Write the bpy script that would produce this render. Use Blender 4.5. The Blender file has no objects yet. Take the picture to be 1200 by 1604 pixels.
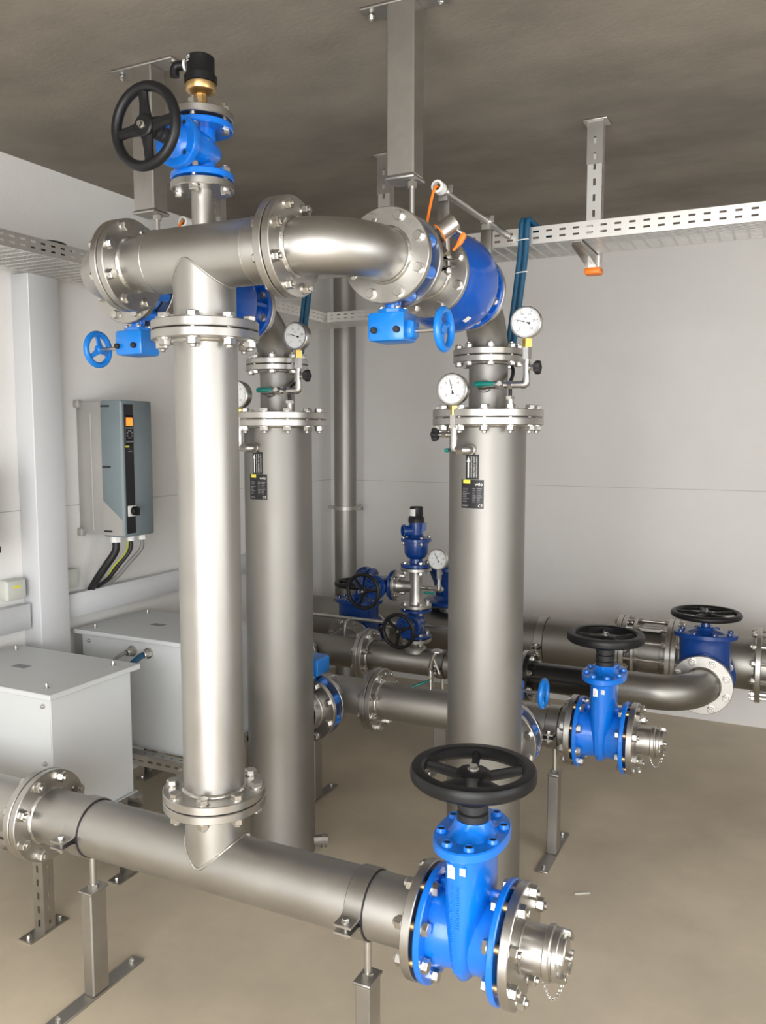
import bpy, math, random
from mathutils import Vector as V, Matrix
random.seed(7)
R = math.radians
S = bpy.context.scene
COL = S.collection

# ------------------------------------------------------------------ camera
cd = bpy.data.cameras.new('camera'); cam = bpy.data.objects.new('camera', cd); COL.objects.link(cam)
cam.location = (0, 0, 1.755); cam.rotation_euler = (R(90 - 5.37), 0, R(25.96))
cd.sensor_fit = 'VERTICAL'; cd.sensor_height = 36; cd.sensor_width = 36; cd.lens = 36 * 1304 / 1604
cd.clip_start = .05
S.camera = cam
# ------------------------------------------------------------------ world, daylight through the openings, exposure
W = bpy.data.worlds.new('daylight'); S.world = W; W.use_nodes = True
bg = W.node_tree.nodes['Background']; bg.inputs[0].default_value = (.86, .93, 1, 1); bg.inputs[1].default_value = 2.2
S.view_settings.view_transform = 'Standard'; S.view_settings.look = 'None'
S.view_settings.gamma = 1; S.view_settings.use_curve_mapping = False
S.view_settings.exposure = 0.0
def area(name, loc, rot, sx, sy, power, col):
    l = bpy.data.lights.new(name, 'AREA'); l.shape = 'RECTANGLE'; l.size = sx; l.size_y = sy; l.energy = power; l.color = col
    o = bpy.data.objects.new(name, l); COL.objects.link(o); o.location = loc; o.rotation_euler = rot
    return o
# the open gate in the wall behind the camera and the window in the right-hand wall (both built below)
area('gate_daylight', (.25, -2.05, 1.35), (R(90), 0, 0), 3.3, 2.6, 210, (1, .982, .955))
area('window_daylight', (2.45, 1.0, 1.55), (R(90), 0, R(90)), 2.2, 1.5, 34, (1, .98, .95))

# ------------------------------------------------------------------ materials
MATS = {}
def mat(name, col, rough=.5, metal=0, noise=0, nscale=8, bump=0, bscale=60, coat=0, emit=0, rvar=0, stretch=None, col2=None, spec=None):
    m = bpy.data.materials.new(name); m.use_nodes = True
    nt = m.node_tree; p = nt.nodes['Principled BSDF']
    p.inputs['Base Color'].default_value = (*col, 1); p.inputs['Roughness'].default_value = rough
    p.inputs['Metallic'].default_value = metal; p.inputs['Coat Weight'].default_value = coat
    p.inputs['Coat Roughness'].default_value = .12
    if spec is not None: p.inputs['Specular IOR Level'].default_value = spec
    if emit:
        p.inputs['Emission Color'].default_value = (*col, 1); p.inputs['Emission Strength'].default_value = emit
    if noise or bump or rvar:
        tc = nt.nodes.new('ShaderNodeTexCoord'); mp = nt.nodes.new('ShaderNodeMapping')
        geo = nt.nodes.new('ShaderNodeNewGeometry')
        nt.links.new(geo.outputs['Position'], mp.inputs[0])
        if stretch: mp.inputs['Scale'].default_value = stretch
    if noise or rvar:
        n = nt.nodes.new('ShaderNodeTexNoise'); n.inputs['Scale'].default_value = nscale; n.inputs['Detail'].default_value = 6
        n.inputs['Roughness'].default_value = .62
        nt.links.new(mp.outputs[0], n.inputs[0])
        if noise:
            r = nt.nodes.new('ShaderNodeValToRGB')
            c2 = col2 or tuple(min(1, c * (1 + noise)) for c in col)
            c1 = tuple(c * (1 - noise) for c in col)
            r.color_ramp.elements[0].color = (*c1, 1); r.color_ramp.elements[1].color = (*c2, 1)
            r.color_ramp.elements[0].position = .3; r.color_ramp.elements[1].position = .7
            nt.links.new(n.outputs[0], r.inputs[0]); nt.links.new(r.outputs[0], p.inputs['Base Color'])
        if rvar:
            q = nt.nodes.new('ShaderNodeMapRange'); q.inputs[1].default_value = .3; q.inputs[2].default_value = .7
            q.inputs[3].default_value = rough - rvar; q.inputs[4].default_value = rough + rvar
            nt.links.new(n.outputs[0], q.inputs[0]); nt.links.new(q.outputs[0], p.inputs['Roughness'])
    if bump:
        b = nt.nodes.new('ShaderNodeBump'); n2 = nt.nodes.new('ShaderNodeTexNoise'); n2.inputs['Scale'].default_value = bscale
        n2.inputs['Detail'].default_value = 4
        b.inputs['Strength'].default_value = bump; b.inputs['Distance'].default_value = .002
        nt.links.new(mp.outputs[0], n2.inputs[0]); nt.links.new(n2.outputs[0], b.inputs['Height']); nt.links.new(b.outputs[0], p.inputs['Normal'])
    MATS[name] = m
    return m
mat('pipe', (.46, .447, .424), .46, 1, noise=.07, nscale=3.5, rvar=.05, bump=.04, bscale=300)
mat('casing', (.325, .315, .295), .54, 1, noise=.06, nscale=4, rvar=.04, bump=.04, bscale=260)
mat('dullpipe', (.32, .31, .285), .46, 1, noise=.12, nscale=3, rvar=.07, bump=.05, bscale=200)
mat('flange', (.50, .485, .46), .36, 1, noise=.06, nscale=14, rvar=.05)
mat('weld', (.55, .535, .50), .36, 1, noise=.2, nscale=120, bump=.5, bscale=240)
mat('bolt', (.58, .565, .535), .30, 1, noise=.05, nscale=30)
mat('zinc', (.58, .57, .55), .33, 1, noise=.06, nscale=20)
mat('plate', (.45, .435, .41), .42, 1, noise=.08, nscale=6, rvar=.06)
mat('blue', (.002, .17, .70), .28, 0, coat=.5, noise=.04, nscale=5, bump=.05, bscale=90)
mat('blue_mid', (.001, .085, .46), .20, 0, coat=.25, bump=.03, bscale=60)
mat('blue_light', (.004, .20, .68), .34, 0, coat=.3, bump=.04, bscale=90)
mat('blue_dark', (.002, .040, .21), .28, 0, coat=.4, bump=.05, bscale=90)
mat('black', (.008, .008, .009), .42, 0, bump=.08, bscale=220, spec=.35)
mat('rubber', (.016, .016, .017), .6)
mat('blackpipe', (.012, .012, .013), .26, 0, coat=.3)
mat('dark', (.02, .02, .02), .8)
mat('brass', (.62, .42, .19), .36, 1, noise=.12, nscale=25)
mat('brass_bright', (.80, .55, .16), .3, 1)
mat('white', (.82, .82, .80), .4)
mat('dial', (.74, .75, .745), .45)
mat('ink', (.015, .015, .02), .6)
mat('grey_ink', (.25, .25, .27), .6)
mat('yellow', (.80, .72, .08), .5)
mat('label_black', (.008, .008, .010), .45)
mat('teal', (.0, .17, .14), .35, coat=.3)
mat('orange', (.90, .22, .02), .45)
mat('screen', (.95, .28, .03), .4, emit=.9)
mat('cable_blue', (.012, .085, .17), .45, noise=.15, nscale=30)
mat('cable_black', (.015, .015, .016), .5)
mat('cable_grey', (.22, .22, .21), .5)
mat('cable_yg', (.42, .46, .06), .5)
mat('cable_red', (.5, .04, .02), .5)
mat('cabinet', (.62, .64, .65), .42, noise=.015, nscale=5)
mat('trunking', (.66, .67, .69), .42, noise=.015, nscale=6)
mat('drive', (.21, .255, .275), .45, noise=.03, nscale=10)
mat('drive_body', (.40, .39, .37), .45, 0, noise=.05, nscale=6)
mat('jbox', (.60, .61, .56), .5)
mat('wall_paint', (.74, .725, .705), .75, noise=.03, nscale=2.2, bump=.25, bscale=70)
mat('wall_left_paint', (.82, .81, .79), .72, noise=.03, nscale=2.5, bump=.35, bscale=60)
mat('joint', (.55, .54, .52), .9)
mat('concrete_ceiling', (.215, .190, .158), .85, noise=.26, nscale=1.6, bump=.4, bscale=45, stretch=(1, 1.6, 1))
mat('concrete_floor', (.61, .525, .40), .42, noise=.13, nscale=2.1, rvar=.06, bump=.12, bscale=50)
mat('tray', (.74, .73, .70), .38, .9, noise=.04, nscale=12)
mat('strut', (.46, .445, .415), .40, 1, noise=.08, nscale=15)

# ------------------------------------------------------------------ mesh helpers
class Fr:
    """right-handed frame: origin, local x (usually the pipe axis) and z (up)"""
    def __init__(s, o=(0, 0, 0), x=(1, 0, 0), z=(0, 0, 1)):
        s.o = V(o); s.x = V(x).normalized(); z = V(z); s.z = (z - s.x * z.dot(s.x)).normalized(); s.y = s.z.cross(s.x)
    def p(s, x, y=0, z=0): return s.o + s.x * x + s.y * y + s.z * z
    def at(s, x, y=0, z=0): return Fr(s.p(x, y, z), s.x, s.z)
    def d(s, x, y, z): return s.x * x + s.y * y + s.z * z
    def sub(s, o, x, z): return Fr(s.p(*o), s.d(*x), s.d(*z))
    def m3(s): return Matrix((s.x, s.y, s.z)).transposed()
WF = Fr()

class MB:
    def __init__(s, fr=WF): s.fr = fr; s.v = []; s.f = []
    def add(s, pts, faces):
        n = len(s.v); s.v += [s.fr.p(*p) for p in pts]; s.f += [tuple(i + n for i in f) for f in faces]; return s
    def lathe(s, prof, ax='x', c=(0, 0, 0), n=32, closed=False, a0=0, a1=360):
        full = abs(a1 - a0) >= 360; m = n if full else n + 1
        pts = []; rings = []
        for t, r in prof:
            if r < 1e-6 and not closed:
                rings.append([len(pts)]); pts.append((t, 0, 0))
            else:
                ids = []
                for k in range(m):
                    a = R(a0 + (a1 - a0) * k / n); ids.append(len(pts)); pts.append((t, r * math.cos(a), r * math.sin(a)))
                rings.append(ids)
        fs = []
        L = len(rings)
        for i in range(L if closed else L - 1):
            A = rings[i]; B = rings[(i + 1) % L]
            for k in range(n):
                k2 = (k + 1) % m
                if len(A) == 1 and len(B) == 1: continue
                if len(A) == 1: fs.append((A[0], B[k2], B[k]))
                elif len(B) == 1: fs.append((A[k], A[k2], B[0]))
                else: fs.append((A[k], A[k2], B[k2], B[k]))
        q = {'x': lambda p: p, 'y': lambda p: (p[2], p[0], p[1]), 'z': lambda p: (p[1], p[2], p[0])}[ax]
        s.add([tuple(a + b for a, b in zip(q(p), c)) for p in pts], fs); return s
    def cyl(s, r, t0, t1, ax='x', c=(0, 0, 0), n=24, r2=None, bev=0):
        r2 = r if r2 is None else r2
        if bev: pr = [(t0, 0), (t0, r - bev), (t0 + bev, r), (t1 - bev, r2), (t1, r2 - bev), (t1, 0)]
        else: pr = [(t0, 0), (t0, r), (t1, r2), (t1, 0)]
        return s.lathe(pr, ax, c, n)
    def ring(s, ri, ro, t0, t1, ax='x', c=(0, 0, 0), n=48, bev=.002):
        return s.lathe([(t0, ri), (t0, ro - bev), (t0 + bev, ro), (t1 - bev, ro), (t1, ro - bev), (t1, ri)], ax, c, n, closed=True)
    def box(s, x0, x1, y0, y1, z0, z1, bev=0):
        if not bev:
            pts = [(x, y, z) for x in (x0, x1) for y in (y0, y1) for z in (z0, z1)]
            return s.add(pts, [(0, 1, 3, 2), (4, 6, 7, 5), (0, 4, 5, 1), (2, 3, 7, 6), (0, 2, 6, 4), (1, 5, 7, 3)])
        b = bev; poly = [(x0 + b, y0), (x1 - b, y0), (x1, y0 + b), (x1, y1 - b), (x1 - b, y1), (x0 + b, y1), (x0, y1 - b), (x0, y0 + b)]
        cx, cy = (x0 + x1) / 2, (y0 + y1) / 2
        def inset(p): return (p[0] + (b if p[0] < cx else -b) * .7, p[1] + (b if p[1] < cy else -b) * .7)
        rings = [[(*inset(p), z0) for p in poly], [(*p, z0 + b) for p in poly], [(*p, z1 - b) for p in poly], [(*inset(p), z1) for p in poly]]
        return s.rings(rings)
    def rings(s, rings, cap=True, loop=False):
        n = len(rings[0]); pts = [p for r in rings for p in r]; fs = []
        m = len(rings)
        for i in range(m if loop else m - 1):
            j = (i + 1) % m
            for k in range(n): fs.append((i * n + k, i * n + (k + 1) % n, j * n + (k + 1) % n, j * n + k))
        if cap and not loop: fs.append(tuple(range(n - 1, -1, -1))); fs.append(tuple((m - 1) * n + k for k in range(n)))
        return s.add(pts, fs)
    def prism(s, poly, t0, t1, ax='z'):
        q = {'z': lambda a, b, t: (a, b, t), 'x': lambda a, b, t: (t, a, b), 'y': lambda a, b, t: (b, t, a)}[ax]
        return s.rings([[q(a, b, t0) for a, b in poly], [q(a, b, t1) for a, b in poly]])
    def loft(s, secs, n=28, ax='z'):
        """secs: (t, cx, cy, rx, ry, power)"""
        rings = []
        for t, cx, cy, rx, ry, p in secs:
            r = []
            for k in range(n):
                a = 2 * math.pi * k / n; ca, sa = math.cos(a), math.sin(a)
                x = cx + rx * math.copysign(abs(ca) ** (2 / p), ca); y = cy + ry * math.copysign(abs(sa) ** (2 / p), sa)
                r.append((x, y, t) if ax == 'z' else (t, x, y))
            rings.append(r)
        return s.rings(rings)
    def tube(s, path, r, n=12, closed=False):
        P = [V(p) for p in path]; m = len(P); rings = []
        rr = r if isinstance(r, (list, tuple)) else [r] * m
        up = None
        for i in range(m):
            if closed: t = P[(i + 1) % m] - P[i - 1]
            else: t = P[min(i + 1, m - 1)] - P[max(i - 1, 0)]
            t.normalize()
            if up is None:
                up = V((0, 0, 1)) if abs(t.z) < .9 else V((1, 0, 0))
            u = (up - t * up.dot(t)).normalized(); w = t.cross(u); up = u
            rings.append([tuple(P[i] + u * math.cos(2 * math.pi * k / n) * rr[i] + w * math.sin(2 * math.pi * k / n) * rr[i]) for k in range(n)])
        return s.rings(rings, loop=closed)
    def mesh(s, name, origin, smooth=True, ang=38):
        me = bpy.data.meshes.new(name); o = V(origin)
        me.from_pydata([tuple(p - o) for p in s.v], [], s.f)
        me.validate(); me.update()
        if smooth:
            me.shade_smooth(); me.set_sharp_from_angle(angle=R(ang))
        return me

def fixnormals(me):
    import bmesh
    b = bmesh.new(); b.from_mesh(me); bmesh.ops.recalc_face_normals(b, faces=b.faces); b.to_mesh(me); b.free()

def setprops(o, label=None, cat=None, group=None, kind=None):
    if label: o['label'] = label
    if cat: o['category'] = cat
    if group: o['group'] = group
    if kind: o['kind'] = kind
    return o
WL = {}
def link(name, me, m, parent=None, origin=(0, 0, 0), rot=None):
    o = bpy.data.objects.new(name, me); COL.objects.link(o)
    if m is not None:
        if me.materials: pass
        else: me.materials.append(MATS[m])
    if parent is not None:
        o.parent = parent; o.location = V(origin) - WL[parent.name]
    else: o.location = V(origin)
    if rot is not None: o.rotation_euler = rot.to_euler()
    WL[o.name] = V(origin)
    return o
def part(name, mb, m, parent=None, origin=None, label=None, smooth=True, ang=38):
    if origin is None:
        if parent is not None: origin = WL[parent.name]
        else:
            xs = [p.x for p in mb.v]; ys = [p.y for p in mb.v]; zs = [p.z for p in mb.v]
            origin = ((min(xs) + max(xs)) / 2, (min(ys) + max(ys)) / 2, min(zs))
    me = mb.mesh(name, origin, smooth, ang); fixnormals(me)
    if smooth: me.set_sharp_from_angle(angle=R(ang))
    o = link(name, me, m, parent, origin)
    if label: o['label'] = label
    return o
def thing(name, label, cat, loc, group=None):
    o = bpy.data.objects.new(name, None); COL.objects.link(o); o.location = loc; WL[o.name] = V(loc); o.empty_display_size = .05
    return setprops(o, label, cat, group)
def one(name, mb, m, label, cat, group=None, **k):
    return setprops(part(name, mb, m, None, **k), label, cat, group)
def struct(name, mb, m, parent=None):
    return setprops(part(name, mb, m, parent, origin=None if parent else (0, 0, 0), smooth=False), kind='structure' if parent is None else None)

TXT = {}
def text_mesh(txt, size, align='CENTER'):
    cu = bpy.data.curves.new('t', 'FONT'); cu.body = txt; cu.size = size; cu.align_x = align; cu.align_y = 'CENTER'
    o = bpy.data.objects.new('t', cu); COL.objects.link(o)
    dg = bpy.context.evaluated_depsgraph_get(); dg.update()
    me = bpy.data.meshes.new_from_object(o.evaluated_get(dg)); vs = [tuple(v.co) for v in me.vertices]; fs = [tuple(p.vertices) for p in me.polygons]
    bpy.data.objects.remove(o); bpy.data.curves.remove(cu); bpy.data.meshes.remove(me)
    return vs, fs

# ------------------------------------------------------------------ bolts and flanges
DN = {  # pipe outer radius, flange radius, bolt circle radius, bolts, thread, flange thickness
    50: (.03015, .0825, .0625, 4, .016, .020), 80: (.034, .0825, .0645, 4, .014, .018), 100: (.0572, .110, .090, 8, .016, .020),
    125: (.06985, .125, .105, 8, .016, .022), 150: (.08415, .1425, .120, 8, .020, .0235), 251: (.1365, .1975, .172, 12, .020, .026),
    250: (.1365, .1975, .175, 12, .020, .026)}
BOLT = {}
def bolt_mesh(M, L):
    k = (round(M, 4), round(L, 4))
    if k in BOLT: return BOLT[k]
    b = MB(); s = M * .86; h = M * .62; nt = M * .8
    hexp = [(s * math.cos(R(60 * i)), s * math.sin(R(60 * i))) for i in range(6)]
    def hexnut(t0, t1, ch):
        inn = [(a * .88, c * .88) for a, c in hexp]
        r = [[(t0, a, c) for a, c in (inn if ch < 0 else hexp)], [(t0 + .002, a, c) for a, c in hexp], [(t1 - .002, a, c) for a, c in hexp], [(t1, a, c) for a, c in (inn if ch > 0 else hexp)]]
        b.rings(r)
    w = .003
    b.cyl(M * .95, -w, 0, n=14); hexnut(-w - h, -w, -1)
    b.cyl(M * .48, 0, L, n=8)
    b.cyl(M * .95, L, L + w, n=14); hexnut(L + w, L + w + nt, 1); b.cyl(M * .46, L + w + nt, L + w + nt + M * .38, n=8, bev=.0015)
    me = b.mesh('bolt', (0, 0, 0), True, 30); fixnormals(me); me.set_sharp_from_angle(angle=R(30)); me.materials.append(MATS['bolt'])
    BOLT[k] = me
    return me
def one_bolt(parent, fr, x0, x1, y, z, M, flip=False, name='bolt'):
    me = bolt_mesh(M, x1 - x0); a = random.uniform(0, 60)
    f = Fr(fr.p(x1 if flip else x0, y, z), fr.x * (-1 if flip else 1), fr.z)
    m = f.m3() @ Matrix.Rotation(R(a), 3, 'X')
    return link(name, me, None, parent, f.o, m)
def bolts(parent, fr, x0, x1, bc, n, M, flip=False, ph=.5, skip=()):
    for k in range(n):
        if k in skip: continue
        a = 2 * math.pi * (k + ph) / n
        one_bolt(parent, fr, x0, x1, bc * math.cos(a), bc * math.sin(a), M, flip)
def flange(parent, fr, x, dn, side, m='flange', weld=True, name='flange', ri=None):
    """plate whose sealing face is at x and whose body lies towards side (+1 / -1)"""
    r, ro, bc, n, M, th = DN[dn]
    b = MB(fr); x2 = x + side * th
    b.ring(ri or r - .001, ro, min(x, x2), max(x, x2), n=56)
    o = part(name, b, m, parent)
    if weld:
        w = MB(fr); w.lathe([(x2 - .001 * side, r + .007), (x2 + .004 * side, r + .0055), (x2 + .008 * side, r + .0005), (x2 - .001 * side, r - .001)], n=48, closed=True)
        part('weld_bead', w, 'weld', o)
    return o
GAP = .003
def gasket(parent, fr, x, dn):
    r, ro, bc, n, M, th = DN[dn]
    part('gasket', MB(fr).ring(r, bc - M * .62, x - GAP / 2, x + GAP / 2, n=40, bev=.0004), 'rubber', parent)
def joint(own, fr, x, dn, side, flip=False, th2=None, m='flange', ph=.5, weld=True):
    """flange of the owning thing at a joint centred on x (its body on 'side'), with the joint's gasket and bolts"""
    r, ro, bc, n, M, th = DN[dn]
    f = flange(own, fr, x + side * GAP / 2, dn, side, m, weld)
    gasket(f, fr, x, dn)
    t2 = th2 or th
    a, b_ = x + side * (GAP / 2 + th), x - side * (GAP / 2 + t2)
    bolts(f, fr, min(a, b_), max(a, b_), bc, n, M, flip, ph)
    return f

def handwheel(parent, fr, Rw, spokes=5, tube=None, m='black', hub=.2, ph=0., nut=True, dish=.0, spoke_w=None, flat=2.):
    """wheel in the local xy plane of fr, axis z"""
    t = tube or Rw * .115
    b = MB(fr)
    fl2 = flat > 2.5
    if fl2: dish = dish or .010
    sq = lambda v: math.copysign(abs(v) ** (2 / flat), v)
    if fl2:
        w_, h_, e_ = t * 1.9, t * 1.0, t * .28; ro_, ri_ = Rw, Rw - w_
        b.lathe([(-h_, ri_ + e_ * 2), (-h_, ro_ - e_ * 1.6), (-h_ * .6, ro_ - e_ * .2), (0, ro_), (h_ * .6, ro_ - e_ * .2), (h_ - e_ * .3, ro_ - e_ * .9), (h_, ro_ - e_ * 2), (h_, ri_ + e_ * 1.2), (h_ - e_, ri_), (-h_ + e_ * 2, ri_)], 'z', n=64, closed=True)
    else: b.lathe([(t * sq(math.sin(a)) * 1.05, Rw - t + t * sq(math.cos(a))) for a in [2 * math.pi * (k + .5) / 16 for k in range(16)]], 'z', n=56, closed=True)
    h = Rw * hub
    b.lathe([(-t * 1.2 - dish, 0), (-t * 1.2 - dish, h * .8), (-t * .8 - dish, h), (t * .7 - dish, h), (t * .95 - dish, h * .86), (t * .95 - dish, 0)], 'z', n=28)
    w = part('handwheel', b, m, parent, origin=fr.o)
    sw = spoke_w or Rw * .095
    for k in range(spokes):
        a = 2 * math.pi * (k + ph) / spokes; c, s_ = math.cos(a), math.sin(a)
        q = MB(fr); rings = []
        for u, ww, hh, zz in ((h * .8, sw * 1.25, t * .55, -dish), (Rw * .5, sw * .85, t * .62, -dish * .6), (Rw - t * 2.1, sw * .9, t * .55, -dish * .1), (Rw - t * 1.1, sw * 1.5, t * .5, 0)):
            prof = [(-ww, -hh), (ww, -hh), (ww, 0), (ww * .45, hh * 1.0), (-ww * .45, hh * 1.0), (-ww, 0)]
            rings.append([(u * c - p * s_, u * s_ + p * c, zz + z) for p, z in prof])
        q.rings(rings); part('spoke', q, m, w)
    if nut:
        q = MB(fr); z0 = t * .95 - dish
        q.cyl(h * .34, z0, z0 + .003, 'z', n=18); q.prism([(h * .26 * math.cos(R(60 * i)), h * .26 * math.sin(R(60 * i))) for i in range(6)], z0 + .003, z0 + .012)
        part('nut', q, 'bolt', w)
    return w

# ------------------------------------------------------------------ room
XL, XRW, YF, YB, ZC = -3.03, 2.3, -1.9, 5.35, 2.935
SEAM = 1.419
struct('floor', MB().box(XL - .2, XRW + .2, YF - .2, YB + .2, -.2, 0), 'concrete_floor')
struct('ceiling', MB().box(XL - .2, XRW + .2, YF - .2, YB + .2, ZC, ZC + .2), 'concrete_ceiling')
g = .002
wb = struct('wall_back', MB().box(XL - .2, XRW + .2, YB, YB + .2, 0, SEAM - g).box(XL - .2, XRW + .2, YB, YB + .2, SEAM + g, ZC), 'wall_paint')
part('panel_joint', MB().box(XL - .2, XRW + .2, YB + .004, YB + .19, SEAM - g, SEAM + g), 'joint', wb, smooth=False)
wl = struct('wall_left', MB().box(XL - .2, XL, YF - .2, YB, 0, SEAM - g).box(XL - .2, XL, YF - .2, YB, SEAM + g, ZC), 'wall_left_paint')
part('panel_joint', MB().box(XL - .19, XL - .004, YF - .2, YB, SEAM - g, SEAM + g), 'joint', wl, smooth=False)
# right wall with its window opening, front wall with the open gate
wy0, wy1, wz0, wz1 = -.1, 2.1, .8, 2.3
struct('wall_right', MB().box(XRW, XRW + .2, YF - .2, wy0, 0, ZC).box(XRW, XRW + .2, wy1, YB, 0, ZC).box(XRW, XRW + .2, wy0, wy1, 0, wz0).box(XRW, XRW + .2, wy0, wy1, wz1, ZC), 'wall_paint')
gx0, gx1, gz1 = -1.4, 1.9, 2.65
struct('wall_front', MB().box(XL, gx0, YF - .2, YF, 0, ZC).box(gx1, XRW, YF - .2, YF, 0, ZC).box(gx0, gx1, YF - .2, YF, gz1, ZC), 'wall_paint')

X1, X2, XR = -1.866, -.975, -1.420
YH, ZL, ZU = 1.83, .545, 2.222     # front header row, low axis, high axis
YP, YM = 2.86, 3.33                # pumps, suction manifold
YMID, YBIG = 4.0, 4.72             # mid pipe and big pipe near the back wall

def arc_pts(c, r, a0, a1, u, w, n=16):
    c, u, w = V(c), V(u), V(w)
    return [tuple(c + u * r * math.cos(R(a0 + (a1 - a0) * k / n)) + w * r * math.sin(R(a0 + (a1 - a0) * k / n))) for k in range(n + 1)]
def saddle(Rr, rb, n=48):
    return [(rb * math.cos(2 * math.pi * k / n), rb * math.sin(2 * math.pi * k / n), math.sqrt(max(0, Rr * Rr - (rb * math.sin(2 * math.pi * k / n)) ** 2))) for k in range(n)]

# ------------------------------------------------------------------ front header (low)
fh = Fr((0, YH, ZL))
JL, JV, ZJ1, ZJ2 = -2.093, -.756, .742, 2.0265
t = thing('header_pipe', 'long horizontal stainless pipe in the foreground with a welded upright branch', 'pipe', (XR, YH, ZL - .084))
part('pipe', MB(fh).lathe([(JL + .012, .06), (JL + .012, .08415), (JV - .012, .08415), (JV - .012, .06)], n=56), 'pipe', t)
fb = Fr((XR, YH, ZL), (0, 0, 1), (0, 1, 0))
part('branch', MB(Fr((XR, YH, ZL))).lathe([(.01, .0829), (ZJ1 - ZL - .012, .0829), (ZJ1 - ZL - .012, .05)], 'z', n=56), 'pipe', t)
part('weld_bead', MB(Fr((XR, YH, ZL))).tube(saddle(.0842, .0829, 72), .0045, 8, closed=True), 'weld', t)
joint(t, fh, JL, 150, 1)
flange(t, fh, JV - GAP / 2, 150, -1)
joint(t, fb, ZJ1 - ZL, 150, -1, flip=True)
t = thing('suction_pipe', 'stainless pipe end with flange at the far left edge in front of the white cabinet', 'pipe', (-2.5, YH, ZL - .084))
part('pipe', MB(fh).lathe([(XL + .01, .08415), (JL - .012, .08415), (JL - .012, .06)], n=48), 'pipe', t)
flange(t, fh, JL - GAP / 2, 150, -1)

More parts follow.
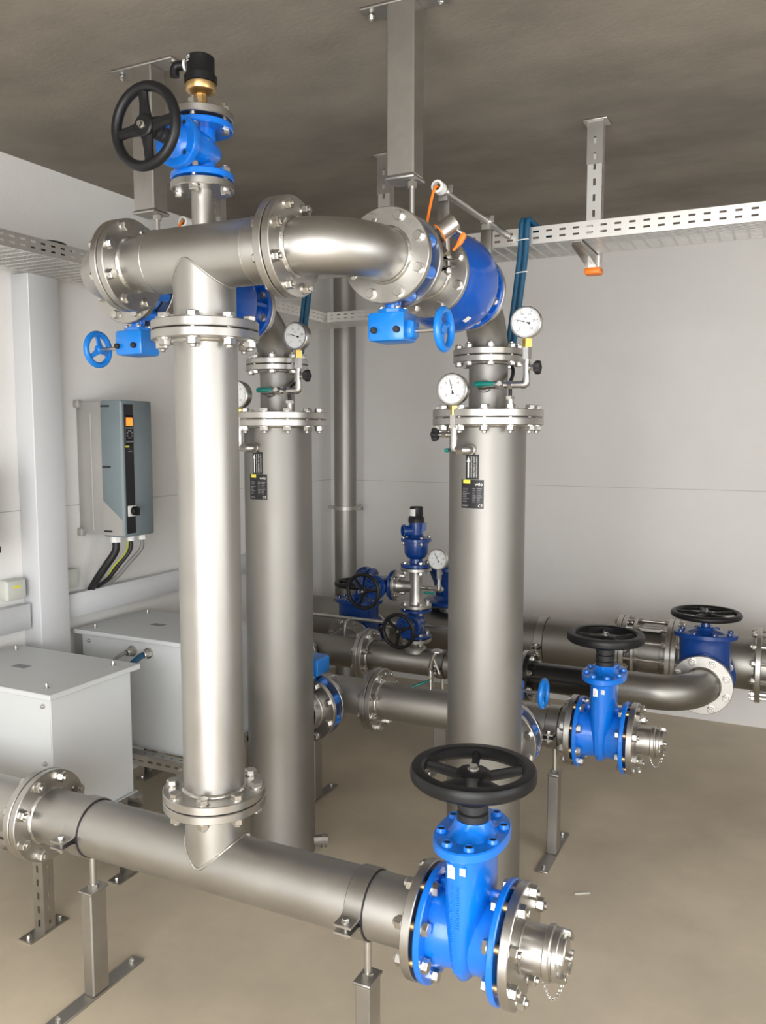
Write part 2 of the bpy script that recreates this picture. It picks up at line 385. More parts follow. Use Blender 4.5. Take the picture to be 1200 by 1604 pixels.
# ------------------------------------------------------------------ gate valves
def gate_valve(name, label, fr, dn, L, hb, px, py, hw, Rw, m, wheel='black', spokes=5, ph=0., bellows=True, stickers=False, group=None, own=(True, True), nb=8, lower=None, tube=None, hub=.2, neck=(.58, .82), flat=2., spoke_w=None):
    """fr: x = flow, z = towards the handwheel"""
    r, ro, bc, n, M, th = DN[dn]
    t = thing(name, label, 'valve', fr.p(0, 0, 0), group)
    b = MB(fr)
    rw = r * (1.10 if r > .06 else 1.2); nx, ny = neck
    b.lathe([(-L / 2, r * .8), (-L / 2, r * 1.16), (-L / 2 + th, r * 1.2), (-L * .2, rw), (L * .2, rw), (L / 2 - th, r * 1.2), (L / 2, r * 1.16), (L / 2, r * .8)], n=40)
    lo = lower or -(r * 1.12)
    secs = [(lo, .16, .50), (lo * .90, .26, .68), (lo * .5, nx * .62, .94 if r > .06 else .85), (0, nx * .80, .98 if r > .06 else .88), (r * .7, nx * .92, 1.0), (r * 1.2, nx, 1.0), (hb * .80, nx, 1.0)]
    b.loft([(z, 0, 0, px * kx, py * (ny if i > 3 else ny * ky), 2.6) for i, (z, kx, ky) in enumerate(secs)] + [(hb - .022, 0, 0, px * nx * 1.03, py * ny * 1.03, 2.4), (hb - .012, 0, 0, px * .86, py * .90, 2.2), (hb - .008, 0, 0, px * .9, py * .93, 2.2)], n=36)
    part('body', b, m, t)
    if r > .06:
        for sx in (-1, 1):   # webs between body and flanges
            part('rib', MB(fr).box(min(sx * L * .2, sx * (L / 2 - th)), max(sx * L * .2, sx * (L / 2 - th)), -.008, .008, r * 1.05, r * 1.42, bev=.003), m, t)
    for sx, ow in ((-1, own[0]), (1, own[1])):
        rc = .007 if r > .06 else .004
        q = MB(fr); xa, xb = sorted((sx * (L / 2 - rc), sx * (L / 2 - th)))
        q.ring(r * .95, ro, xa, xb, n=56, bev=.003)
        f = part('flange', q, m, t)
        xa, xb = sorted((sx * (L / 2 - rc - .001), sx * (L / 2 - .0005)))
        part('gap_shade_ring', MB(fr).ring(r * .95, bc - M * .62, xa, xb, n=44, bev=.0005), 'rubber', f)  # raised face of the flange, coloured black so the gap reads dark
        if ow:
            x = sx * (L / 2 + GAP / 2)
            gasket(f, fr, x, dn)
            a, c = sx * (L / 2 - th), sx * (L / 2 + GAP + th)
            bolts(f, fr, min(a, c), max(a, c), bc, n, M, flip=(sx < 0))
            if r > .06:
                for k in range(n):
                    an = 2 * math.pi * (k + .5) / n
                    part('sleeve', MB(fr).cyl(M * .62, min(sx * (L / 2 - rc), sx * (L / 2 + GAP)) - .0005, max(sx * (L / 2 - rc), sx * (L / 2 + GAP)) + .0005, c=(0, bc * math.cos(an), bc * math.sin(an)), n=12), 'brass', f)
    # bonnet
    q = MB(fr)
    q.loft([(hb - .012, 0, 0, px, py, 2.15), (hb - .010, 0, 0, px * 1.02, py * 1.02, 2.15), (hb + .008, 0, 0, px * 1.02, py * 1.02, 2.15), (hb + .011, 0, 0, px * .99, py * .99, 2.15)], n=44)
    c = r * .36 + .008
    q.loft([(hb + .010, 0, 0, px * .70, py * .66, 2.1), (hb + .018, 0, 0, px * .60, py * .50, 2.0), (hb + .026, 0, 0, c * 1.25, c * 1.25, 2), (hb + .040, 0, 0, c * 1.08, c * 1.08, 2)], n=36)
    bo = part('bonnet', q, m, t)
    for k in range(nb):
        a = 2 * math.pi * (k + .5) / nb; x, y = px * .82 * math.cos(a), py * .84 * math.sin(a)
        rb_ = max(.009, r * .145)
        part('boss', MB(fr).lathe([(hb + .009, rb_ * 1.15), (hb + .020, rb_), (hb + .020, rb_ * .72), (hb + .016, rb_ * .72)], 'z', (x, y, 0), n=14), m, bo)
        part('plug', MB(fr).cyl(rb_ * .74, hb + .012, hb + .0175, 'z', (x, y, 0), n=12), 'rubber', bo)
    top = hw - Rw * .14
    z0 = hb + .038
    sp = []
    if bellows:
        k = 3; zz = z0; hgt = (top - z0) * .8 / k
        for i in range(k):
            sp += [(zz, c * .8), (zz + hgt * .1, c * .98), (zz + hgt * .7, c * .98), (zz + hgt * .82, c * .8)]; zz += hgt
        sp = [(z0, 0)] + sp + [(zz, c * .5), (top, c * .45), (top, 0)]
        part('spindle_sleeve', MB(fr).lathe(sp, 'z', n=28), 'rubber', t)
    else:
        part('spindle', MB(fr).lathe([(z0 - .01, 0), (z0 - .01, c * .62), (top, c * .5), (top, 0)], 'z', n=24), m, t)
    handwheel(t, fr.at(0, 0, hw), Rw, spokes, m=wheel, ph=ph, tube=tube, hub=hub, flat=flat, spoke_w=spoke_w)
    if stickers:
        def surf(x, rx, ry, p=2.6): return -ry * max(.0, 1 - min(1, abs(x) / rx) ** p) ** (1 / p)
        for (x, z, w_, h_, mm) in ((-.014, hb - .048, .018, .032, 'white'), (.014, hb - .043, .014, .018, 'white')):
            ysurf = surf(abs(x) + w_ * .3, px * nx, py * ny) - .002
            part('tag_pad', MB(fr).box(x - w_ * .62, x + w_ * .62, ysurf - .0015, ysurf + .02, z - h_ * .6, z + h_ * .6, bev=.0012), m, t)
            st = part('sticker', MB(fr).box(x - w_ / 2, x + w_ / 2, ysurf - .0025, ysurf, z - h_ / 2, z + h_ / 2), mm, t, smooth=False)
            q = MB(fr)
            for k in range(4): q.box(x - w_ * .36, x - w_ * .36 + w_ * random.uniform(.3, .7), ysurf - .003, ysurf - .0024, z + h_ * (.34 - .2 * k) - .0006, z + h_ * (.34 - .2 * k) + .0006)
            part('print', q, 'grey_ink', st, smooth=False)
        q = MB(fr); random.seed(3)   # raised cast lettering running down the wedge pocket
        zs = [z for z, _, _ in secs]
        for col_x, z0_, z1_ in ((-.012, hb - .085, -.06), (.002, hb - .085, .06)):
            z = z0_
            while z > z1_:
                i = max(k for k in range(len(zs)) if zs[k] <= z); i = min(i, len(zs) - 2); u = (z - zs[i]) / (zs[i + 1] - zs[i])
                g0, g1 = [(px * secs[k][1], py * (ny if k > 3 else ny * secs[k][2])) for k in (i, i + 1)]
                rx, ry = g0[0] + (g1[0] - g0[0]) * u, g0[1] + (g1[1] - g0[1]) * u
                x = col_x * rx / (px * nx); ys = surf(abs(x) + .003, rx, ry)
                wv = random.uniform(.006, .009); q.box(x - wv / 2, x + wv / 2, ys - .0016, ys + .008, z - .0018, z + .0018); z -= .0062
        part('cast_lettering', q, m, t)
    return t
VX = -.650
gate_valve('gate_valve', 'bright blue gate valve with flat black handwheel at the right end of the foreground pipe', Fr((VX, YH, ZL)), 150, .21, .248, .085, .128, .401, .152, 'blue', ph=.47, stickers=True, flat=3.4, hub=.27, spoke_w=.0105)
gate_valve('gate_valve', 'bright blue gate valve with flat black handwheel behind the right pump tube', Fr((-.630, YM, ZL)), 150, .21, .248, .085, .128, .401, .152, 'blue', ph=.47, stickers=True, flat=3.4, hub=.27, spoke_w=.0105)

def coupling(label, x, y):
    fr = Fr((x, y, ZL)); t = thing('hose_coupling', label, 'coupling', (x, y, ZL - .14))
    flange(t, fr, .0015, 150, 1, weld=False, ri=.05)
    part('neck', MB(fr).lathe([(.02, .056), (.0265, .062), (.029, .0565), (.075, .0565), (.084, .0565)], n=40), 'flange', t)
    part('collar', MB(fr).ring(.045, .064, .080, .097, n=40, bev=.003).ring(.045, .060, .100, .115, n=40, bev=.003), 'flange', t)
    c = part('cap', MB(fr).lathe([(.094, .0), (.094, .057), (.102, .057), (.102, .05), (.118, .05), (.124, .044), (.128, .02), (.128, 0)], n=36), 'bolt', t)
    for k in range(4):
        q = MB(fr); rings = []
        for i in range(9):
            a = R(90 * k + 20 + 7 * i); rings.append([(x_, r_ * math.cos(a), r_ * math.sin(a)) for x_, r_ in ((.101, .046), (.101, .0585), (.128, .0585), (.131, .055), (.131, .046))])
        q.rings(rings); part('claw', q, 'flange', c)
    part('pin', MB(fr).cyl(.009, .126, .140, n=12, bev=.002), 'bolt', c)
    # safety chain: separate links from the neck to the cap
    P = []
    for k in range(27):
        u = k / 26; P.append((.078 + .056 * u, -.030 - .006 * math.sin(u * 3.1), -.05 - .052 * math.sin(math.pi * min(1, u * 1.02)) + .03 * u))
    for k in range(26):
        A, B = V(P[k]), V(P[k + 1]); d = (B - A); ln = d.length * .78; d.normalize()
        q = MB(Fr(fr.p(*((A + B) / 2)), fr.d(*d), fr.d(0, .3, 1) if k % 2 else fr.d(0, 1, .2)))
        q.tube([(ln * math.cos(R(60 * i)), 0, .0034 * math.sin(R(60 * i))) for i in range(6)], .0011, 4, closed=True)
        part('chain_link', q, 'bolt', t)
    return t
coupling('blind flange with capped hose coupling and thin chain on the foreground valve', VX + .105 + GAP, YH)
coupling('blind flange with capped hose coupling and thin chain on the valve behind the right pump', -.630 + .105 + GAP, YM)

# ------------------------------------------------------------------ riser, tee, elbows
t = thing('riser_pipe', 'tall upright stainless pipe in the foreground between two bolted flanges', 'pipe', (XR, YH, ZJ1))
fz = Fr((XR, YH, 0), (0, 0, 1), (0, 1, 0))
part('pipe', MB(WF).lathe([(ZJ1 + .012, .06), (ZJ1 + .012, .08415), (ZJ2 - .012, .08415), (ZJ2 - .012, .06)], 'z', (XR, YH, 0), n=64), 'pipe', t)
flange(t, fz, ZJ1 + GAP / 2, 150, 1)
joint(t, fz, ZJ2, 150, -1, flip=True)

HT = .262
ft = Fr((XR, YH, ZU))
t = thing('tee_pipe', 'large stainless tee on top of the foreground riser', 'pipe fitting', (XR, YH, ZJ2))
run = MB(ft).lathe([(-HT + .012, .055), (-HT + .012, .06985), (-HT + .045, .0705), (-HT + .10, .083), (-HT + .115, .08415), (HT - .095, .08415), (HT - .085, .0838), (HT - .03, .0712), (HT - .012, .06985), (HT - .012, .055)], n=64)
part('run', run, 'pipe', t)
part('branch', MB(ft).lathe([(-.01, .0826), (ZJ2 - ZU + .012, .0826), (ZJ2 - ZU + .012, .05)], 'z', n=64), 'pipe', t)
sd = saddle(.0842, .0826, 72)
part('weld_bead', MB(ft).tube([(a, b, -c) for a, b, c in sd], .0030, 8, closed=True), 'pipe', t)
for xw in (-HT + .112, HT - .092): part('weld_bead', MB(ft).ring(.083, .0853, xw - .002, xw + .002, n=48, bev=.0008), 'weld', t)
flange(t, fz, ZJ2 + GAP / 2, 150, 1)
joint(t, ft, -HT, 125, 1, flip=True); joint(t, ft, HT, 125, -1)
ZN = 2.4125
part('nozzle', MB(WF).lathe([(ZU + .06, .03), (ZN - .01, .03), (ZN - .01, .02)], 'z', (XR, YH, 0), n=32), 'pipe', t)
joint(t, fz, ZN, 50, -1, weld=False, ph=.2)

# small gate valve standing on the tee, wheel towards the viewer, and the vent on top of it
gate_valve('gate_valve', 'small blue gate valve on top of the tee with upright black handwheel', Fr((XR, YH, ZN + GAP / 2 + .075), (0, 0, 1), (0, -1, 0)), 50, .15, .098, .062, .062, .215, .104, 'blue', spokes=4, ph=.06, own=(False, False), nb=4, lower=-.045, tube=.0125, hub=.26, neck=(.72, .80), spoke_w=.0135)
ZV = ZN + GAP + .15 + GAP / 2 - GAP / 2
t = thing('air_vent', 'black and brass automatic air vent on a flange at the top of the small valve', 'air vent', (XR, YH, ZV))
f = flange(t, fz, ZV + GAP, 50, 1, weld=False, ri=.012)
part('gasket', MB(WF).ring(.02, .05, ZV, ZV + GAP, 'z', (XR, YH, 0)), 'rubber', f)
bolts(f, fz, ZV - .020, ZV + GAP + .020, .0625, 4, .016, ph=.2)
zv = ZV + GAP + .020
hexp = lambda r, n=6: [(r * math.cos(2 * math.pi * i / n), r * math.sin(2 * math.pi * i / n)) for i in range(n)]
fv = Fr((XR, YH, zv))
part('nipple', MB(fv).prism(hexp(.021), 0, .012).prism(hexp(.016, 8), .010, .052), 'brass', t)
part('brass_cup', MB(fv).lathe([(.047, 0), (.047, .022), (.054, .037), (.057, .039), (.073, .039), (.075, .036)], 'z', n=40), 'brass', t)
part('cap', MB(fv).prism(hexp(.0425, 10), .075, .094).lathe([(.092, .040), (.098, .037), (.138, .037), (.142, .033), (.144, 0)], 'z', n=36), 'black', t)
q = MB(fv)
for zz, a0, a1 in ((.135, 205, 225), (.130, 205, 222), (.135, 238, 262), (.130, 238, 260), (.124, 206, 256)):
    a = a0
    while a < a1:
        q.lathe([(zz - .0016, .0374), (zz + .0016, .0374)], 'z', n=2, a0=a, a1=a + 2.6); a += 4.2
part('print', q, 'white', t)
e = part('outlet_elbow', MB(fv).tube([(-.034, -.008, .125), (-.058, -.016, .125), (-.066, -.019, .123), (-.069, -.020, .114), (-.069, -.020, .098)], .0125, 14), 'black', t)
part('clip', MB(fv).tube([(-.038, -.0095, .125), (-.044, -.0115, .125)], .0142, 14), 'white', e)

def elbow(name, label, A, axA, axB, r, Rb, dnA=None, dnB=None, jA=0, jB=0, m='pipe', hole=True, flA=True, flB=True, group=None, straightA=0, straightB=0):
    """bend starting at point A heading along axA, ending heading along axB"""
    A = V(A); u = V(axA); w = V(axB); c = A + u * straightA + w * Rb
    pts = [tuple(A)] + [tuple(c - w * Rb * math.cos(R(90 * k / 20)) + u * Rb * math.sin(R(90 * k / 20))) for k in range(21)]
    B = V(pts[-1]) + w * straightB; pts.append(tuple(B))
    if not straightA: pts = pts[1:]
    if not straightB: pts = pts[:-1]
    t = thing(name, label, 'pipe fitting', (A + B) / 2, group)
    part('bend', MB().tube(pts, r, 48), m, t)
    return t, B
# right and left upper elbows (mirror images), from the tee back towards the pumps
RB = X2 - (XR + HT)
YE = YH + RB + .012
for sgn, XX, lab in ((1, X2, 'curved stainless elbow between the tee and the right-hand blue valve'), (-1, X1, 'curved stainless elbow between the tee and the left-hand blue valve')):
    rb = abs(XX - (XR + sgn * HT)) - .012
    t, B = elbow('pipe_elbow', lab, (XR + sgn * (HT + .012), YH, ZU), (sgn, 0, 0), (0, 1, 0), .06985, rb, straightB=.012 + RB - rb)
    fx = Fr((XR, YH, ZU), (sgn, 0, 0))
    flange(t, fx, HT + GAP / 2, 125, 1)
    fy = Fr((XX, 0, ZU), (0, 1, 0))
    f = flange(t, fy, YE + .012, 125, -1)

def butterfly(label, XX, Y0, Z0, dn, stem, wheel_dir, T, m='blue', wheel_off=.15, wheelR=.06, tilt=0., gm='blue_light', gs=1.):
    """wafer valve on an axis along +Y between flanges at Y0 and Y0+T; stem = +1 up or -1 down; wheel_dir = +-1 along X"""
    r, ro, bc, n, M, th = DN[dn]
    fr = Fr((XX, Y0, Z0), (0, 1, 0), (0, 0, stem))
    t = thing('butterfly_valve', label, 'valve', fr.p(T / 2, 0, 0))
    part('body', MB(fr).ring(r * .9, bc - M * .75, .001, T - .001, n=48, bev=.003), m, t)
    for k in range(n):
        a = 2 * math.pi * (k + .5) / n
        q = MB(fr).lathe([(.005, 0), (.005, M * 1.15), (T - .005, M * 1.15), (T - .005, 0)], c=(0, (bc - .001) * math.cos(a), (bc - .001) * math.sin(a)), n=16)
        part('lug', q, m, t)
    for yy in (.0015, T - .0015):
        part('gasket', MB(fr).ring(r, bc - M * .55, yy - .0012, yy + .0012, n=40, bev=.0003), 'rubber', t)
    zb = bc - M
    ym = T / 2
    part('neck', MB(fr).loft([(zb - .01, ym, 0, T * .42, .030, 2.4), (zb + .022, ym, 0, .022, .022, 2), (zb + .048, ym, 0, .021, .021, 2)], n=24), m, t)
    q = MB(fr).cyl(.042, zb + .046, zb + .060, 'z', (ym, 0, 0), n=8, bev=.002)
    part('mounting_plate', q, gm, t)
    for k in range(4):
        a = R(45 + 90 * k); one_bolt(t, Fr(fr.p(ym, 0, 0), fr.z, fr.x), zb + .046, zb + .062, .034 * math.cos(a), .034 * math.sin(a), .008)
    z0, z1 = zb + .058, zb + .134
    wy = wheel_dir * (-1 if fr.y.x < 0 else 1)      # local y points along world X or against it
    b = MB(fr)
    prof = [(-.046, -.052), (.036, -.052), (.046, -.042), (.046, .042), (.036, .052), (-.046, .052), (-.052, .040), (-.052, -.040)]
    prof = [(a * gs, c * gs) for a, c in prof]
    b.rings([[(ym + a * .94, c * .94, z0) for a, c in prof], [(ym + a, c, z0 + .005) for a, c in prof], [(ym + a, c, z1 - .012) for a, c in prof], [(ym + a * .94, c * .95, z1 - .003) for a, c in prof], [(ym + a * .7, c * .7, z1) for a, c in prof]])
    b.box(ym - .024, ym + .024, wy * .05 - .018, wy * .05 + .018, z0 + .020, z1 - .010, bev=.005)
    gb = part('gearbox', b, gm, t)
    zc = z0 + (z1 - z0) * .62
    for c in (-.030, .036):
        part('stop_screw', MB(fr).lathe([(-.066, 0), (-.065, .006), (-.062, .0085), (-.048, .0085), (-.048, 0)], c=(ym, c * wy, zc), n=14), 'rubber', gb)
    wo = wheel_off
    part('spindle', MB(fr).cyl(.0055, min(wy * .06, wy * wo), max(wy * .06, wy * wo), 'y', (ym, 0, zc), n=12), 'bolt', t)
    fw = fr.sub((ym, wy * wo, zc), (1, 0, 0), (0, wy, 0))
    handwheel(t, fw, wheelR, 3, tube=.0095, m=gm, hub=.24, ph=.2, nut=False, dish=.006, spoke_w=.008)
    return t
T5, T15 = .056, .056
YV = YE + .012
butterfly('blue butterfly valve with hanging gearbox and small wheel, right upper branch', X2, YV, ZU, 125, -1, 1, T5, wheel_off=.148)
butterfly('blue butterfly valve with hanging gearbox and small wheel, left upper branch', X1, YV, ZU, 125, -1, -1, T5, wheel_off=.172)
Y2 = YV + T5            # face of spool flange
Y3 = 2.318              # joint spool / check valve
for XX, side in ((X2, 'right'), (X1, 'left')):
    fy = Fr((XX, 0, ZU), (0, 1, 0))
    t = thing('spool_pipe', 'short flanged stainless spool before the %s blue check valve' % side, 'pipe', (XX, Y2, ZU - .125))
    part('pipe', MB(fy).lathe([(Y2 + .01, .06), (Y2 + .01, .06985), (Y3 - .012, .06985), (Y3 - .012, .06)], n=48), 'pipe', t)
    f = flange(t, fy, Y2, 125, 1)
    r, ro, bc, n, M, th = DN[125]
    bolts(f, fy, YV - th, Y2 + th, bc, n, M)
    joint(t, fy, Y3, 125, -1)
    # check valve
    c = thing('check_valve', 'fat round blue check valve on the %s upper pipe' % side, 'valve', (XX, Y3 + .16, ZU - .15))
    a = Y3 + GAP / 2; L = .322
    part('body', MB(fy).lathe([(a, .06), (a, .1240), (a + .004, .1255), (a + .020, .1265), (a + .035, .131), (a + .075, .142), (a + .13, .150), (a + .168, .152), (a + .186, .150), (a + .198, .143), (a + .208, .130), (a + .222, .118), (a + .26, .102), (a + .285, .098), (a + .30, .10), (a + L, .10), (a + L, .06)], n=64), 'blue_mid', c)
    f = part('flange', MB(fy).ring(.09, .125, a + L - .022, a + L, n=56, bev=.003), 'blue_mid', c)
    for k in range(8):
        an = 2 * math.pi * (k + .5) / 8
        part('rib', MB(fy.sub((0, 0, 0), (1, 0, 0), (0, math.cos(an + .39), math.sin(an + .39)))).box(a + .20, a + L - .02, -.006, .006, .08, .118), 'blue_mid', c)
    bolts(f, fy, a + L - .022, a + L + GAP + .022, .105, 8, .016)
    stx = MB(Fr((XX, a + .150, ZU), (0, 1, 0), (.05, 0, -1)))
    st = part('sticker', MB(fy).lathe([(a + .085, .1455), (a + .110, .1485)], n=3, a0=232 if True else 0, a1=241), 'white', c)
    st.data.transform(Matrix.Identity(4))
    # outlet bend down to the pump
    Y4 = a + L + GAP
    Rr = YP - Y4 - .006
    el, B = elbow('outlet_bend', 'stainless bend from the %s check valve down to the pump head' % side, (XX, Y4 + .006, ZU), (0, 1, 0), (0, 0, -1), .06985, Rr, m='casing')
    flange(el, fy, Y4, 125, 1, weld=True)
    ZE = B.z
    fd = Fr((XX, YP, 0), (0, 0, 1), (0, 1, 0))
    ZPJ = 2.0275
    part('neck', MB().lathe([(ZE + .002, .06985), (ZPJ + .01, .06985), (ZPJ + .01, .05)], 'z', (XX, YP, 0), n=48), 'casing', el)
    joint(el, fd, ZPJ, 125, 1, flip=False)

# ------------------------------------------------------------------ pumps
ZPF = 1.812
def curved(mb_pts, faces, cx, cy, rad, a_mid):
    """flat (u,v,w) points wrapped round an upright cylinder, u to the viewer's right"""
    out = []
    for u, v, w in mb_pts:
        a = a_mid + u / rad; out.append((cx + (rad + w) * math.cos(a), cy + (rad + w) * math.sin(a), v))
    return out
def wrap_rect(u0, u1, v0, v1, w, n=6):
    pts = []; fs = []
    for i in range(n + 1):
        u = u0 + (u1 - u0) * i / n; pts += [(u, v0, w), (u, v1, w)]
    for i in range(n): fs.append((2 * i, 2 * i + 2, 2 * i + 3, 2 * i + 1))
    return pts, fs
def pump(XX, side):
    t = thing('pump_casing', 'tall wide upright stainless pump tube, %s of the two' % side, 'pump', (XX, YP, 0))
    fd = Fr((XX, YP, 0), (0, 0, 1), (0, 1, 0))
    r = .1365
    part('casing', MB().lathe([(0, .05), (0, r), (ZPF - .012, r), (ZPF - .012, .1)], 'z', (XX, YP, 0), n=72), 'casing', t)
    joint(t, fd, ZPF, 251, -1, flip=True, ph=.5)
    flange(t, fd, ZPF + GAP / 2, 251, 1, weld=False, ri=.065)
    part('neck', MB().lathe([(ZPF + .02, .069), (ZPJ - .012, .069), (ZPJ - .012, .05)], 'z', (XX, YP, 0), n=48), 'casing', t)
    flange(t, fd, ZPJ - GAP / 2, 125, -1)
    for k in range(4):       # feet with bolts
        a = R(30 + 90 * k); fr = Fr((XX, YP, 0), (math.cos(a), math.sin(a), 0))
        fo = part('foot', MB(fr).box(r - .01, r + .055, -.03, .03, .03, .042).box(r - .01, r + .055, -.03, -.024, .03, .06), 'strut', t)
        one_bolt(fo, fr.sub((r + .036, 0, 0), (0, 0, 1), (1, 0, 0)), .004, .045, 0, 0, .012, flip=True)
    # direction label, name plate (wrapped on the tube)
    am = math.atan2(0 - YP, 0 - XX) ; am = math.atan2(-.1365, -.008)
    lab = MB(); P, F = wrap_rect(-.024, .024, 1.597, 1.684, .0012); lab.add(curved(P, F, XX, YP, r, am), F); lab = part('direction_label', lab, 'label_black', t)
    q = MB()
    arrow = [(-.0165, 1.603, .0018), (-.0115, 1.603, .0018), (-.0115, 1.658, .0018), (-.0075, 1.658, .0018), (-.014, 1.677, .0018), (-.0205, 1.658, .0018), (-.0165, 1.658, .0018)]
    q.add(curved(arrow, 0, XX, YP, r, am), [tuple(range(7))])
    for u, tx, h in ((-.002, 'DURCHFLUSSRICHTUNG', .0066), (.0075, 'DIRECTION OF FLOW', .0072), (.017, "DIRECTION D'ECOULEMENT", .0058)):
        vs, fs = text_mesh(tx, h); xs = [v[0] for v in vs]; k = .072 / (max(xs) - min(xs))
        q.add(curved([(u - v[1] * 1.15, 1.640 + v[0] * k, .0018) for v in vs], 0, XX, YP, r, am), fs)
    part('print', q, 'white', lab)
    npl = MB(); P, F = wrap_rect(-.042, .042, 1.497, 1.596, .0012); npl.add(curved(P, F, XX, YP, r, am), F); npl = part('name_plate', npl, 'label_black', t)
    q = MB(); P, F = wrap_rect(-.034, -.006, 1.583, 1.5955, .0020); q.add(curved(P, F, XX, YP, r, am), F); part('tag', q, 'yellow', npl)
    q = MB()
    vs, fs = text_mesh('wilo', .016); q.add(curved([(.0245 + v[0] * 1.0, 1.581 + v[1], .0018) for v in vs], 0, XX, YP, r, am), fs)
    vs, fs = text_mesh('CE', .0135); q.add(curved([(.0305 + v[0], 1.506 + v[1], .0018) for v in vs], 0, XX, YP, r, am), fs)
    part('print', q, 'white', npl)
    q = MB(); random.seed(11)
    for k in range(9):
        v = 1.566 - k * .0058
        for u0, u1 in ((-.036, -.036 + random.uniform(.015, .03)), (.002, .006 + random.uniform(.003, .01)), (.018, .022 + random.uniform(.006, .014))):
            P, F = wrap_rect(u0, u1, v - .0009, v + .0009, .0018, 3); q.add(curved(P, F, XX, YP, r, am), F)
    for v, u1 in ((1.5075, -.012), (1.5045, -.016)):
        P, F = wrap_rect(-.037, u1, v - .0008, v + .0008, .0018, 3); q.add(curved(P, F, XX, YP, r, am), F)
    part('small_print', q, 'grey_ink', npl)
    # cable gland in the head flange
    gx, gy = XX + .105, YP + -.075
    gl = part('cable_gland', MB().cyl(.013, ZPF + .024, ZPF + .060, 'z', (gx, gy, 0), n=16).prism([(gx + a, gy + b) for a, b in hexp(.017)], ZPF + .060, ZPF + .072), 'bolt', t)
    return t
pump(X2, 'right'); pump(X1, 'left')

# ------------------------------------------------------------------ pressure gauges
def gauge_head(t, c, Rg, values, needle, full=True):
    fr = Fr(c, (1, 0, 0), (0, 0, 1))     # dial looks towards -Y
    case = part('dial_case', MB(fr).lathe([(.034, 0), (.034, Rg * .86), (.028, Rg * .96), (-.006, Rg * .97), (-.006, 0)], 'y', n=40), 'flange', t)
    part('bezel', MB(fr).ring(Rg * .89, Rg * 1.03, -.012, .004, 'y', n=44, bev=.003), 'bolt', case)
    face = part('dial', MB(fr).cyl(Rg * .90, -.0075, -.006, 'y', n=40), 'dial', t)
    q = MB(fr); nt = 50
    for k in range(nt + 1):
        a = R(225 - 270 * k / nt); big = k % 10 == 0; r0 = Rg * (.70 if big else .77); w = .0006 if big else .0003
        ca, sa = math.cos(a), math.sin(a); r1 = Rg * .83
        q.add([(r0 * ca - w * sa, -.0079, r0 * sa + w * ca), (r0 * ca + w * sa, -.0079, r0 * sa - w * ca), (r1 * ca + w * sa, -.0079, r1 * sa - w * ca), (r1 * ca - w * sa, -.0079, r1 * sa + w * ca)], [(0, 1, 2, 3)])
    for k, v in enumerate(values):
        a = R(225 - 270 * k / (len(values) - 1)); vs, fs = text_mesh(v, Rg * .20)
        q.add([(Rg * .56 * math.cos(a) + x, -.0079, Rg * .56 * math.sin(a) + y) for x, y, z in vs], fs)
    vs, fs = text_mesh('bar', Rg * .15); q.add([(x, -.0079, Rg * .30 + y) for x, y, z in vs], fs)
    part('scale', q, 'ink', face, smooth=False)
    ca, sa = math.cos(R(needle)), math.sin(R(needle)); q = MB(fr)
    L, w = Rg * .70, .0011
    tl = [(-.0135, .0035), (-.006, .0012), (0, .0018), (L, .0004)]
    q.rings([[(u * ca - s1 * h * sa, yy, u * sa + s1 * h * ca) for s1, yy in ((-1, -.0098), (1, -.0098), (1, -.0090), (-1, -.0090))] for u, h in [(-Rg * .30, Rg * .085), (-Rg * .12, Rg * .03), (0, Rg * .03), (L, .0004)]])
    part('needle', q, 'ink', face)
    part('hub', MB(fr).cyl(Rg * .055, -.0105, -.0085, 'y', n=14), 'dial', face)
    return case
def knob(t, fr, m='rubber'):
    """five-lobed knob, axis local x starting at 0"""
    pts = []
    for k in range(40):
        a = 2 * math.pi * k / 40; r = .0215 + .003 * math.cos(5 * a); pts.append((r * math.cos(a), r * math.sin(a)))
    rings = [[(x, y * s_, z * s_) for y, z in pts] for x, s_ in ((.000, .75), (.004, .97), (.013, 1), (.020, .9), (.023, .55))]
    part('knob', MB(fr).rings(rings), m, t)
V25 = ['0', '5', '10', '15', '20', '25']; V15 = ['0', '5', '10', '15']
